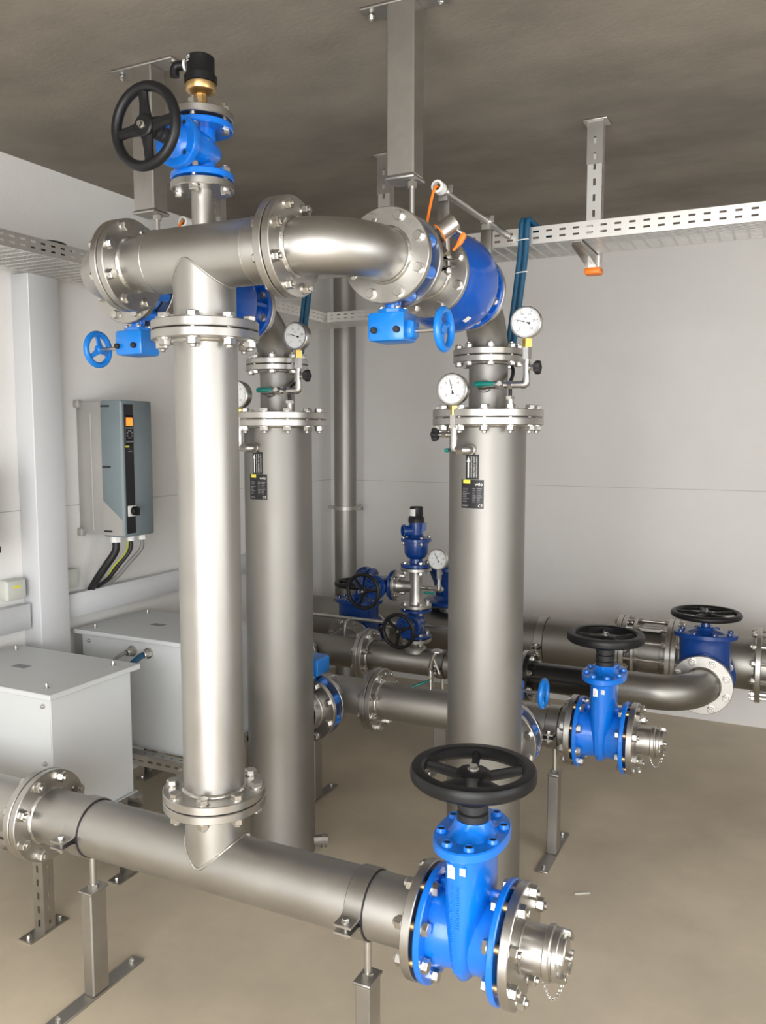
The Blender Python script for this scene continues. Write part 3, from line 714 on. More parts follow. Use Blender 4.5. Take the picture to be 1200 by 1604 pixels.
def gauge_casing(XX, side):
    """gauge on the pump tube: boss out of the tube, elbow, needle valve, dial"""
    bx, by = XX - .010, YP - .1365
    t = thing('pressure_gauge', 'round white pressure gauge in front of the %s pump tube head flange' % side, 'gauge', (bx, by, 1.700))
    gx, y0 = XX - .062, by - .040
    part('boss', MB().cyl(.019, by - .022, by + .006, 'y', (bx, 0, 1.700), n=18, bev=.002), 'flange', t)
    part('connector', MB().tube([(bx, by - .01, 1.70), (bx, y0 + .01, 1.70), (bx - .004, y0 + .003, 1.70), (bx - .012, y0, 1.70), (bx - .016, y0, 1.70)], .016, 16), 'flange', t)
    part('nipple', MB(Fr((bx - .030, y0, 1.70))).prism([(a, b) for a, b in hexp(.0165)], -.010, .016, 'x').cyl(.0115, -.026, .0, n=14), 'zinc', t)
    part('elbow', MB().tube([(bx - .036, y0, 1.70), (gx + .008, y0, 1.70), (gx + .002, y0, 1.702), (gx, y0, 1.709), (gx, y0, 1.722)], .0135, 16), 'flange', t)
    va = part('needle_valve', MB(Fr((gx, y0, 0))).cyl(.0125, 1.718, 1.730, 'z', n=14).cyl(.0115, 1.728, 1.775, 'z', n=14).cyl(.013, 1.735, 1.748, 'z', n=14).cyl(.0085, -.05, 0, 'x', (0, 0, 1.752), n=12).prism([(a, b + 1.752) for a, b in hexp(.012)], -.040, -.024, 'x').cyl(.0045, -.064, -.04, 'x', (0, 0, 1.752), n=10), 'bolt', t)
    knob(t, Fr((gx - .058, y0, 1.752), (-1, 0, 0)))
    part('body', MB(Fr((gx, y0, 0))).prism(hexp(.0165), 1.775, 1.820).cyl(.010, 1.77, 1.782, 'z', n=12), 'zinc', t)
    part('fitting', MB(Fr((gx, y0, 0))).prism(hexp(.0165, 4), 1.818, 1.850), 'brass_bright', t)
    gauge_head(t, (gx, y0 - .012, 1.905), .0535, V15, 104)
    part('lever_tip', MB(Fr((bx - .078, y0 + .012, 1.698))).cyl(.007, -.02, .02, 'y', n=12, bev=.003), 'teal', t)
def gauge_neck(XX, side):
    bx, by = XX + .012, YP - .069
    t = thing('pressure_gauge', 'round white pressure gauge to the right of the %s pump head with green lever tap' % side, 'gauge', (bx, by, 1.92))
    y0 = by - .052; gx = XX + .175; z = 1.9195
    part('boss', MB().cyl(.022, by - .012, by + .008, 'y', (bx, 0, z), n=18, bev=.002), 'flange', t)
    part('tap_body', MB().tube([(bx, by - .008, z), (bx, y0 + .012, z), (bx + .003, y0 + .003, z), (bx + .012, y0, z), (bx + .025, y0, z)], .015, 16), 'flange', t)
    part('tap_pipe', MB(Fr((bx, y0, z))).prism(hexp(.0165), .060, .088, 'x').cyl(.0115, .02, gx - bx - .012, n=14).prism(hexp(.015), .100, .116, 'x'), 'bolt', t)
    lv = part('lever', MB(Fr((bx, y0 - .024, z + .004))).loft([(-.012, 0, 0, .005, .006, 2.5), (-.006, 0, 0, .0085, .010, 2.5), (.030, 0, 0, .0075, .0085, 2.5), (.058, 0, 0, .0065, .007, 2.5)], n=16, ax='x'), 'teal', t)
    part('lever_end', MB(Fr((bx, y0 - .022, z + .004))).box(.054, .082, -.002, .006, -.009, .009, bev=.002).cyl(.009, -.008, .010, 'y', (.078, 0, 0), n=6), 'zinc', lv)
    part('elbow', MB().tube([(gx - .016, y0, z), (gx - .006, y0, z), (gx - .001, y0, z + .003), (gx, y0, z + .010), (gx, y0, z + .020)], .0135, 16), 'flange', t)
    part('needle_valve', MB(Fr((gx, y0, 0))).cyl(.0125, z + .018, z + .030, 'z', n=14).cyl(.0115, z + .028, z + .082, 'z', n=14).cyl(.013, z + .064, z + .072, 'z', n=14).cyl(.008, 0, .030, 'x', (0, 0, z + .055), n=12).cyl(.012, .016, .030, 'x', (0, 0, z + .055), n=6), 'bolt', t)
    knob(t, Fr((gx + .026, y0, z + .055), (1, 0, 0)))
    part('body', MB(Fr((gx, y0, 0))).prism(hexp(.0165), z + .082, z + .122), 'zinc', t)
    part('fitting', MB(Fr((gx, y0, 0))).prism(hexp(.0165, 4), z + .120, z + .150), 'brass_bright', t)
    gauge_head(t, (gx, y0 - .012, z + .202), .0515, V25, 163)
for XX, s_ in ((X2, 'right'), (X1, 'left')):
    gauge_casing(XX, s_); gauge_neck(XX, s_)

# ------------------------------------------------------------------ pipe stands and clamps
def clamp_parts(t, fr, r, rod_dir=-1, w=.048, m='plate'):
    """two half bands round a pipe along local x, ears along local y"""
    th = .005; e = .055
    for s_ in (1, -1):
        pts_o = [(r + th + .001) * V((math.cos(R(a)), math.sin(R(a)))) for a in range(12, 169, 6)]
        pts_i = [(r + .001) * V((math.cos(R(a)), math.sin(R(a)))) for a in range(168, 11, -6)]
        z1, z0 = .013, .007
        prof = [(r + e, z1), ] ; prof = [(r + e, z0), (r + e, z1), (r + th * 2.2, z1)] + [(p.x, p.y) for p in pts_o if p.y > z1 + .004] + [(-r - th * 2.2, z1), (-r - e, z1), (-r - e, z0), (-r - th * .2, z0)] + [(p.x, p.y) for p in pts_i if p.y > z0] + [(r + th * .2, z0)]
        prof = [(a, b * s_) for a, b in prof]
        # band built as a strip of quads to stay well formed
        outer = [(r + e, z1), (r + .020, z1), (r + .010, z1 + .004)] + [(p.x, p.y) for p in pts_o if p.y > .030] + [(-r - .010, z1 + .004), (-r - .020, z1), (-r - e, z1)]
        inner = [(r + e, z0), (r + .020, z0), (r + .004, z0 + .004)] + [(p.x, p.y) for p in reversed(pts_i) if p.y > .030 - .0006] + [(-r - .004, z0 + .004), (-r - .020, z0), (-r - e, z0)]
        n = min(len(outer), len(inner)); outer, inner = outer[:n], inner[:n]
        rings = [[(-w / 2, a, b * s_), (w / 2, a, b * s_), (w / 2, c, d * s_), (-w / 2, c, d * s_)] for (a, b), (c, d) in zip(outer, inner)]
        part('clamp_band', MB(fr).rings(rings), m, t)
    part('rubber_lining', MB(fr).ring(r - .001, r + .0022, -w / 2 - .003, w / 2 + .003, n=48, bev=.0004), 'rubber', t)
    for sy in (-1, 1):
        one_bolt(t, fr.sub((0, sy * (r + .036), 0), (0, 0, 1), (1, 0, 0)), -.013, .013, 0, 0, .012, flip=True)
def stand(label, X, Y, zaxis, r, hcol, wx=.042, wy=.068, base_len=.37, base_w=.050, group=None):
    t = thing('pipe_stand', label, 'pipe support', (X, Y, 0), group)
    part('base_plate', MB(Fr((X, Y, 0))).box(-base_w / 2, base_w / 2, -base_len / 2, base_len / 2, 0, .008, bev=.001), 'plate', t)
    for sy in (-1, 1):
        one_bolt(t, Fr((X, Y + sy * (base_len / 2 - .03), 0), (0, 0, 1), (1, 0, 0)), .0005, .008, 0, 0, .010)
    part('column', MB(Fr((X, Y, 0))).box(-wx / 2, wx / 2, -wy / 2, wy / 2, .008, hcol, bev=.004), 'plate', t, ang=20)
    part('top_plate', MB(Fr((X, Y, 0))).box(-wx / 2 - .004, wx / 2 + .004, -wy / 2 - .004, wy / 2 + .004, hcol, hcol + .008, bev=.001), 'plate', t)
    part('threaded_rod', MB(Fr((X, Y, 0))).cyl(.0100, hcol, zaxis - r - .006, 'z', n=14), 'zinc', t)
    part('nut', MB(Fr((X, Y, 0))).prism(hexp(.016), hcol + .008, hcol + .020), 'bolt', t)
    clamp_parts(t, Fr((X, Y, zaxis)), r)
    return t
stand('left stand with square column and clamp under the foreground pipe', -1.895, YH, ZL, .08415, .340)
stand('right stand under the foreground pipe next to the big blue valve', -.935, YH, ZL, .08415, .335)
stand('square column stand behind the right pump, under the pipe to the blue valve', -.825, YM, ZL, .08415, .345)
stand('square column stand behind the left pump tube', -1.985, YM, ZL, .08415, .345)

# ------------------------------------------------------------------ ceiling supports for the upper pipes
def hanger(label, X, Y, pipeX, zb):
    t = thing('ceiling_support', label, 'pipe support', (X, Y, zb))
    f = Fr((X, Y, 0))
    part('top_plate', MB(f).box(-.125, .125, -.035, .035, ZC - .009, ZC - .0005, bev=.001), 'plate', t)
    for sx in (-1, 1): one_bolt(t, Fr((X + sx * .105, Y, 0), (0, 0, 1), (1, 0, 0)), ZC - .012, ZC - .009, 0, 0, .010, flip=True)
    part('column', MB(f).box(-.0415, .0415, -.036, .036, zb + .009, ZC - .009, bev=.004), 'zinc', t, ang=20)
    part('end_plate', MB(f).box(-.044, .044, -.039, .039, zb, zb + .009, bev=.001), 'plate', t)
    part('nut', MB(f).prism([(a + pipeX - X, b) for a, b in hexp(.014)], zb - .018, zb - .002), 'bolt', t)
    part('threaded_rod', MB(f).cyl(.0075, ZU + .076, zb, 'z', (pipeX - X, 0, 0), n=14), 'zinc', t)
    clamp_parts(t, Fr((X2 if X > -1.4 else X1, Y, ZU), (0, 1, 0)), .06985, w=.026)
    return t
hanger('square steel column hanging from the ceiling above the right elbow flange', -1.0, 2.195, -.978, 2.458)
hanger('square steel column hanging from the ceiling behind the upright black handwheel', -1.915, 2.195, -1.890, 2.468)

# ------------------------------------------------------------------ perforated sheet
def slot_sheet(mb, fr, x0, x1, y0, y1, xs, rows, hl, hw):
    """sheet in local xy of fr with rectangular slots: xs = slot centres along x, rows = slot centres along y"""
    s0 = mb.fr; mb.fr = fr
    xs = sorted(xs); cuts = [x0]
    bands = []
    cur = x0
    for x in xs:
        a, b = x - hl / 2, x + hl / 2
        if a > cur: bands.append((cur, a, False))
        bands.append((a, b, True)); cur = b
    if x1 > cur: bands.append((cur, x1, False))
    for a, b, holes in bands:
        if not holes: mb.add([(a, y0, 0), (b, y0, 0), (b, y1, 0), (a, y1, 0)], [(0, 1, 2, 3)])
        else:
            c = y0
            for yy in rows:
                if yy - hw / 2 > c: mb.add([(a, c, 0), (b, c, 0), (b, yy - hw / 2, 0), (a, yy - hw / 2, 0)], [(0, 1, 2, 3)])
                c = yy + hw / 2
            if y1 > c: mb.add([(a, c, 0), (b, c, 0), (b, y1, 0), (a, y1, 0)], [(0, 1, 2, 3)])
    mb.fr = s0
def sheet_part(name, mb, m, parent, th=.0014):
    o = part(name, mb, m, parent, smooth=False)
    md = o.modifiers.new('thickness', 'SOLIDIFY'); md.thickness = th; md.offset = 0
    return o
def frange(a, b, s_):
    out = []
    while a < b: out.append(a); a += s_
    return out
ZT0, ZT1 = 2.436, 2.495
def tray(label, o, ax, L, wdt, pitch=.048):
    """perforated cable tray: runs from o along ax, width to the left of ax; rails both sides"""
    fr = Fr((o[0], o[1], ZT0), ax, (0, 0, 1))
    t = thing('cable_tray', label, 'cable tray', fr.o)
    xs = frange(.03, L - .03, pitch)
    for yy, nm in ((0, 'side_rail'), (wdt, 'side_rail')):
        mb = MB(); f = fr.sub((0, yy, 0), (1, 0, 0), (0, -1, 0)); sg = f.y.z
        rows = [.019, .041]; rows = rows if sg > 0 else sorted([-a for a in rows])
        slot_sheet(mb, f, 0, L, min(0, sg * .059), max(0, sg * .059), xs, rows, .022, .0072)
        sheet_part(nm, mb, 'tray', t)
        mb = MB(fr); s2 = 1 if yy == 0 else -1
        mb.box(0, L, min(yy, yy + s2 * .010), max(yy, yy + s2 * .010), .0575, .059); part('rail_lip', mb, 'tray', t, smooth=False)
    mb = MB(); n = int(wdt / .0165)
    slot_sheet(mb, fr, 0, L, 0, wdt, frange(.03, L - .03, .048), [.018 + k * (wdt - .036) / (n - 1) for k in range(n)], .038, .0100)
    sheet_part('tray_floor', mb, 'tray', t)
    return t
YT = 3.00
tray('perforated cable tray crossing the room under the ceiling', (-2.56, YT), (1, 0, 0), 4.2, .26)
tray('perforated cable tray running along the left wall under the ceiling', (-2.597, -.4), (0, 1, 0), 5.2, .33)
tray('short perforated cable tray at the back corner behind the upright pipe', (-2.58, 4.52), (1, 0, 0), .34, .26)

def slot_channel(mb, fr, L, w, d, pitch=.052, start=.03, sl=.026, sw=.010, sides=(1, 1, 1)):
    """C channel along local x; slotted web at z=0 facing +z... width w along y, flanges depth d towards -z"""
    xs = frange(start, L - .02, pitch)
    slot_sheet(mb, fr, 0, L, -w / 2, w / 2, xs, [0], sl, sw)
    f1 = fr.sub((0, w / 2, 0), (1, 0, 0), (0, 1, 0)); f2 = fr.sub((0, -w / 2, 0), (1, 0, 0), (0, -1, 0))
    slot_sheet(mb, f1, 0, L, min(0, d * -f1.y.dot(fr.z)), max(0, d * -f1.y.dot(fr.z)), frange(start, L - .02, pitch), [d * .5 * (1 if -f1.y.dot(fr.z) > 0 else -1)], sl * .6, sw * .7)
    slot_sheet(mb, f2, 0, L, min(0, d * -f2.y.dot(fr.z)), max(0, d * -f2.y.dot(fr.z)), frange(start, L - .02, pitch), [d * .5 * (1 if -f2.y.dot(fr.z) > 0 else -1)], sl * .6, sw * .7)
def tray_hanger(label, X, cap=True):
    Y = YT + .305
    t = thing('tray_hanger', label, 'bracket', (X, Y, 2.365))
    mb = MB(); f = Fr((X, Y - .025, 2.385), (0, 0, 1), (0, -1, 0))
    slot_channel(mb, f, ZC - 2.385 - .004, .052, .048, pitch=.058)
    sheet_part('channel', mb, 'tray', t, .0025)
    part('ceiling_plate', MB(Fr((X, Y, 0))).box(-.045, .045, -.04, .04, ZC - .007, ZC - .0006, bev=.001), 'strut', t)
    mb = MB(); f = Fr((X, Y - .025, 2.77), (0, 0, 1), (0, -1, 0)).at(0, 0, .003)
    slot_sheet(mb, f, 0, ZC - 2.77 - .006, -.03, .03, frange(.03, .14, .058), [0], .026, .010); sheet_part('splice', mb, 'strut', t, .002)
    # cantilever arm under the tray with a gusset
    a = part('arm', MB(Fr((X, Y, 0))).prism([(2.434, -.028), (2.434, -.285), (2.424, -.285), (2.395, -.028)], -.022, -.019, 'x') if False else MB(Fr((X, Y, 0))), 'strut', t) if False else None
    q = MB(Fr((X, Y, 0)))
    for sx in (-.020, .018):
        q.rings([[(sx, yy, zz) for yy, zz in ((-.030, 2.4335), (-.290, 2.4335), (-.290, 2.420), (-.030, 2.388))], [(sx + .002, yy, zz) for yy, zz in ((-.030, 2.4335), (-.290, 2.4335), (-.290, 2.420), (-.030, 2.388))]])
    q.box(-.020, .020, -.290, -.030, 2.4315, 2.4335)
    a = part('arm', q, 'strut', t, smooth=False)
    one_bolt(a, Fr((X, Y, 0), (0, 1, 0), (0, 0, 1)), -.031, -.022, 0, 2.41, .010)
    if cap: part('end_cap', MB(Fr((X, Y, 0))).box(-.030, .030, -.030, .028, 2.365, 2.388, bev=.003), 'orange', t)
    return t
for X, lab in ((-.706, 'slotted steel hanger with orange end cap carrying the cable tray at right'), (-1.593, 'slotted steel hanger behind the square ceiling column'), (-2.475, 'slotted steel hanger behind the small valve on the tee')): tray_hanger(lab, X)

# ------------------------------------------------------------------ cables over the tray
def smooth_path(pts, n=10):
    P = [V(p) for p in pts]; P = [P[0] * 2 - P[1]] + P + [P[-1] * 2 - P[-2]]; out = []
    for i in range(1, len(P) - 2):
        for k in range(n):
            t = k / n; a, b, c, d = P[i - 1:i + 3]
            out.append(tuple(.5 * (2 * b + (c - a) * t + (2 * a - 5 * b + 4 * c - d) * t * t + (3 * b - a - 3 * c + d) * t ** 3)))
    out.append(tuple(P[-2])); return out
for XX, dx, side in ((X2, .0, 'right'), (X1, 0.0, 'left')):
    for k, (o, m_) in enumerate(((-.0105, 'left'), (.0105, 'right'))):
        x = XX + .075 + o + dx
        pts = [(x + .12, YT + .15, ZT0 + .016), (x + .05, YT + .07, ZT1 - .01), (x + .02, YT + .018, ZT1 + .022), (x + .015, YT - .022, ZT1 + .012), (x + .012, YT - .030, 2.40), (x + .0, YT - .045, 2.25), (x - .015, YT - .06, 2.10), (x - .022, YT - .078, 2.045)]
        one('cable', MB().tube(smooth_path(pts), .0100, 12), 'cable_blue', '%s strand of the dark blue cable pair hanging from the tray to the %s pump' % (m_, side), 'cable', 'blue pump cables')
    x = XX + .075
    for z, yy in ((2.445, -.030), (2.33, -.037)):
        q = MB(Fr((x + .010, YT + yy, z)))
        q.tube([(.0225 * math.cos(a), .0125 * math.sin(a), .002 * math.cos(a)) for a in [2 * math.pi * k / 24 for k in range(24)]], .0018, 6, closed=True)
        one('cable_tie', q, 'white', '%s pale tie round the blue cable pair of the %s pump' % ('upper' if z > 2.4 else 'lower', side), 'cable tie', 'cable ties')
    pts = [(XX + .052, YT - .080, 2.043), (XX + .074, YT - .085, 1.98), (XX + .105, YP - .072, 1.93), (XX + .105, YP - .075, 1.885)]
    one('cable', MB().tube(smooth_path(pts), .0065, 10), 'cable_black', 'thin dark cable entering the gland on the %s pump head flange' % side, 'cable', 'pump head cables')
for k, (m_, yy, col) in enumerate((('cable_red', .030, 'red'), ('cable_blue', .055, 'blue'), ('cable_black', .09, 'black'), ('cable_grey', .13, 'grey'))):
    pts = [(-2.50 + .6 * i, YT + yy + .006 * math.sin(i * 2.1 + k), ZT0 + .013) for i in range(7)]
    one('cable', MB().tube(smooth_path(pts, 6), .009, 8), m_, '%s cable lying in the crossing tray, glimpsed through its slots' % col, 'cable', 'cables in the tray')
q = MB(Fr((-2.70, 2.50, ZT1 - .018)))
for k in range(3): q.tube([((.095 - .012 * k) * math.sin(a) * .62, (.080 - .01 * k) * math.cos(a), .010 + .010 * k + .004 * math.sin(a)) for a in [2 * math.pi * i / 32 for i in range(32)]], .009, 8, closed=True)
one('cable_coil', q, 'cable_black', 'black coil of cable lying on the left wall tray', 'cable')

# ------------------------------------------------------------------ conduits with posts above the check valves
for XX, dx, side in ((X2, .022, 'right'), (X1, -.018, 'left')):
    x = XX + dx; z = 2.472
    t = thing('conduit', 'thin steel conduit leading over the %s check valve to the tray' % side, 'conduit', (x, 2.32, z))
    part('tube', MB(Fr((x, 0, z))).lathe([(2.325, .008), (2.325, .0115), (2.992, .0115), (2.992, .008)], 'y', n=20), 'plate', t)
    part('end_sleeve', MB(Fr((x, 0, z))).ring(.0125, .0185, 2.312, 2.350, 'y', n=24, bev=.003), 'white', t)
    for yy in (2.375, 2.760):
        pb = ZU + (.071 if yy < 2.5 else .060)
        po = part('post', MB(Fr((x, yy, 0))).box(-.0185, .0185, -.010, .010, pb - .0, z - .030, bev=.001), 'strut', t)
        part('post_head', MB(Fr((x, yy, 0))).box(-.014, .014, -.012, .012, z - .030, z - .012), 'strut', po)
        part('saddle_clip', MB(Fr((x, yy, z))).ring(.0116, .0145, -.010, .010, 'y', n=20, bev=.001).box(.012, .026, -.002, .002, -.006, .016).box(-.022, -.012, -.002, .002, -.004, .014), 'bolt', po)
    pts = [(x, 2.335, z), (x - .001, 2.312, z - .002), (x - .006, 2.300, z - .025), (x - .012, 2.285, z - .08), (x - .010, 2.26, 2.34)]
    one('sensor_cable', MB().tube(smooth_path(pts), .0042, 8), 'orange', 'orange cable drooping from the conduit mouth above the %s check valve' % side, 'cable', 'orange sensor cables')
def sensor(XX, side):
    a = R(62); base = V((XX + .0698 * math.sin(a), 2.235, ZU + .0698 * math.cos(a)))
    t = thing('flow_sensor', 'small stainless sensor with orange plug on the %s spool pipe' % side, 'sensor', base)
    fr = Fr(base, (math.sin(a), 0, math.cos(a)), (0, -1, 0))
    part('socket', MB(fr).cyl(.014, -.004, .022, n=16).prism(hexp(.016), .020, .032, 'x'), 'bolt', t)
    hd = Fr(V((-.890 + XX - X2, 2.235, 2.330)), (-.70, -.45, -.62), (0, 0, 1))
    part('stem', MB().tube([tuple(fr.p(.028)), tuple(hd.p(.0))], .009, 12), 'bolt', t)
    part('head', MB(hd).cyl(.027, -.030, .032, n=28, bev=.003), 'flange', t)
    part('ring', MB(hd).ring(.0265, .0282, .024, .029, n=28, bev=.0006), 'orange', t)
    pl = hd.p(-.030, 0, 0)
    p2 = Fr(V((hd.o.x + .042, hd.o.y + .012, hd.o.z - .030)), (-.45, -.1, -.90), (0, -1, 0))
    part('plug_stem', MB().tube([tuple(hd.p(-.010, 0, 0)), tuple(p2.p(-.012))], .006, 10), 'bolt', t)
    part('plug', MB(p2).loft([(-.014, 0, 0, .006, .007, 2.6), (-.008, 0, 0, .009, .008, 3), (.014, 0, 0, .008, .007, 3), (.024, -.003, 0, .005, .005, 2), (.040, -.008, 0, .004, .004, 2)], n=16, ax='x'), 'orange', t)
    part('clamp', MB(Fr(base, (0, 1, 0), (math.sin(R(75)), 0, math.cos(R(75))))).box(-.014, .014, -.02, .02, .0, .014, bev=.003), 'rubber', t)
sensor(X2, 'right')

# ------------------------------------------------------------------ left wall: duct, trunking, junction boxes, drive
DX = XL + .103
one('wall_duct', MB().box(XL, DX, 2.577, 2.742, 0, ZT0 - .002, bev=.003), 'trunking', 'tall white vertical cable duct on the left wall', 'cable duct')
def trunk(label, y0, y1):
    t = thing('wall_trunking', label, 'cable duct', (XL, (y0 + y1) / 2, .905))
    part('base', MB().box(XL, XL + .055, y0, y1, .905, 1.010), 'trunking', t)
    part('cover', MB().box(XL + .055, XL + .063, y0, y1, .902, 1.013, bev=.002), 'trunking', t)
trunk('horizontal white cable trunking to the right of the vertical duct', 2.744, 4.9)
trunk('horizontal white cable trunking to the left of the vertical duct', .2, 2.560)
def jbox(label, y, z):
    t = thing('junction_box', label, 'junction box', (XL, y, z - .045))
    part('body', MB().box(XL, XL + .048, y - .050, y + .050, z - .045, z + .045, bev=.006), 'jbox', t)
    part('lid', MB().box(XL + .048, XL + .056, y - .048, y + .048, z - .043, z + .043, bev=.003), 'jbox', t)
    if y < 2.6: part('sticker', MB().box(XL + .056, XL + .0568, y - .018, y + .018, z + .008, z + .020), 'yellow', t)
    for yy in (-.02, .02): part('entry', MB().cyl(.008, y + .048, y + .060, 'y', (XL + .024, 0, z + yy), n=10), 'rubber', t)
jbox('grey junction box with yellow sticker left of the vertical duct', 2.498, 1.083)
jbox('grey junction box tucked behind the vertical duct', 2.797, 1.083)

YD0, YD1, ZD0, ZD1 = 2.905, 3.115, 1.272, 1.912
t = thing('frequency_drive', 'grey wall-mounted frequency drive with orange display', 'drive', (XL, (YD0 + YD1) / 2, ZD0))
XD = -2.745
part('heatsink', MB().box(XL, XL + .16, YD0 + .012, YD1 - .012, ZD0 + .012, ZD1 - .010, bev=.004), 'drive_body', t)
for zz in (ZD0, ZD1 - .035): part('mount_tab', MB().box(XL, XL + .03, YD0 - .006, YD0 + .02, zz, zz + .035, bev=.003), 'drive_body', t)
part('rib', MB().box(XL + .085, XL + .095, YD0 + .006, YD0 + .016, ZD0 + .03, ZD1 - .06, bev=.002), 'drive_body', t)
cv = part('cover', MB().box(XL + .155, XD, YD0 + .004, YD1, ZD0 + .004, ZD1 - .004, bev=.007), 'drive', t)
part('side_panel', MB().prism([(YD0 + .001, 0), (YD0 + .006, 0), (YD0 + .006, 1), (YD0 + .001, 1)], XL + .16, XL + .165, 'x') if False else MB().rings([[(XL + .160, yy, ZD0 + .012), (XL + .278, yy, ZD0 + .012), (XL + .278, yy, ZD0 + .085), (XL + .160, yy, ZD0 + .175)] for yy in (YD0 + .0025, YD0 + .005)]), 'drive_body', cv)
for zz in (ZD1 - .03, ZD1 - .31, ZD0 + .03): part('latch', MB().box(XL + .165, XL + .215, YD0 + .001, YD0 + .006, zz - .004, zz + .004), 'dark', cv)
ya, yb = YD0 + .022, YD0 + .080
st = part('front_strip', MB().box(XD - .002, XD + .0015, ya, yb, ZD0 + .020, ZD1 - .022), 'label_black', cv, smooth=False)
pn = part('control_panel', MB().box(XD, XD + .006, ya + .002, yb - .002, ZD1 - .205, ZD1 - .072, bev=.002), 'label_black', t)
part('display', MB().box(XD + .006, XD + .0066, ya + .008, yb - .008, ZD1 - .122, ZD1 - .084), 'screen', pn, smooth=False)
for i in range(4): part('button', MB().box(XD + .006, XD + .0075, ya + .008 + .0115 * i, ya + .015 + .0115 * i, ZD1 - .134, ZD1 - .128), 'grey_ink', pn)
for i in range(4): part('button', MB().box(XD + .006, XD + .0075, ya + .008 + .0115 * i, ya + .015 + .0115 * i, ZD1 - .198, ZD1 - .190), 'grey_ink', pn)
for k in range(8):
    a = R(45 * k + 22); part('button', MB(Fr((XD, (ya + yb) / 2 + .016 * math.cos(a), ZD1 - .160 + .017 * math.sin(a)))).box(.006, .0075, -.0035, .0035, -.003, .003), 'grey_ink', pn)
part('sticker', MB().box(XD + .0015, XD + .0022, ya + .004, ya + .028, ZD1 - .220, ZD1 - .212), 'yellow', cv, smooth=False)
part('print', MB().box(XD + .0015, XD + .002, ya + .020, yb - .010, ZD1 - .240, ZD1 - .236).box(XD + .0015, XD + .002, ya + .026, ya + .036, ZD1 - .230, ZD1 - .227), 'grey_ink', cv, smooth=False)
sw = part('switch_plate', MB().box(XD, XD + .006, ya + .008, yb + .002, ZD0 + .100, ZD0 + .150, bev=.002), 'white', t)
part('switch_knob', MB().cyl(.021, XD + .006, XD + .030, 'x', (0, (ya + yb) / 2 + .010, ZD0 + .125), n=24, bev=.003).box(XD + .028, XD + .040, (ya + yb) / 2 + .004, (ya + yb) / 2 + .016, ZD0 + .106, ZD0 + .144), 'black', sw)
gl = [(-2.830, 2.945, .021), (-2.800, 3.010, .015), (-2.790, 3.075, .015)]
for gx_, gy_, gr in gl: part('cable_gland', MB().prism([(gx_ + a, gy_ + b) for a, b in hexp(gr * 1.25, 8)], ZD0 - .024, ZD0 + .004), 'white', t)
for k, (g_, col, rad, lab) in enumerate(((0, 'cable_black', .018, 'thick black cable below the frequency drive'), (1, 'cable_black', .010, 'thin black cable below the middle of the frequency drive'), (2, 'cable_grey', .010, 'grey cable curving under the right side of the frequency drive'))):
    x, y, _ = gl[g_]
    pts = [(x, y, ZD0 - .018), (x - .005, y - .004, ZD0 - .07), (x - .05, y - .022 - .012 * g_, ZD0 - .14), (x - .10, y - .030 - .022 * g_, ZD0 - .205), (XL + .040, 2.935 + .030 * k, 1.012)]
    one('cable', MB().tube(smooth_path(pts), rad, 12), col, lab, 'cable', 'drive cables')
pts = [(-2.806, 3.000, ZD0 - .018), (-2.82, 2.992, ZD0 - .08), (-2.87, 2.96, ZD0 - .15), (-2.92, 2.96, ZD0 - .215), (XL + .020, 2.99, 1.012)]
one('cable', MB().tube(smooth_path(pts), .005, 8), 'cable_yg', 'thin yellow-green earth wire below the frequency drive', 'cable', 'drive cables')
t = thing('control_panel_box', 'edge of a grey wall box at the far left of the picture', 'control box', (XL, 2.28, 1.26))
part('body', MB().box(XL, -2.86, 2.10, 2.325, 1.262, 1.62, bev=.006), 'drive', t)
part('hinge', MB().cyl(.006, 1.275, 1.300, 'z', (-2.862, 2.327, 0), n=10), 'rubber', t)

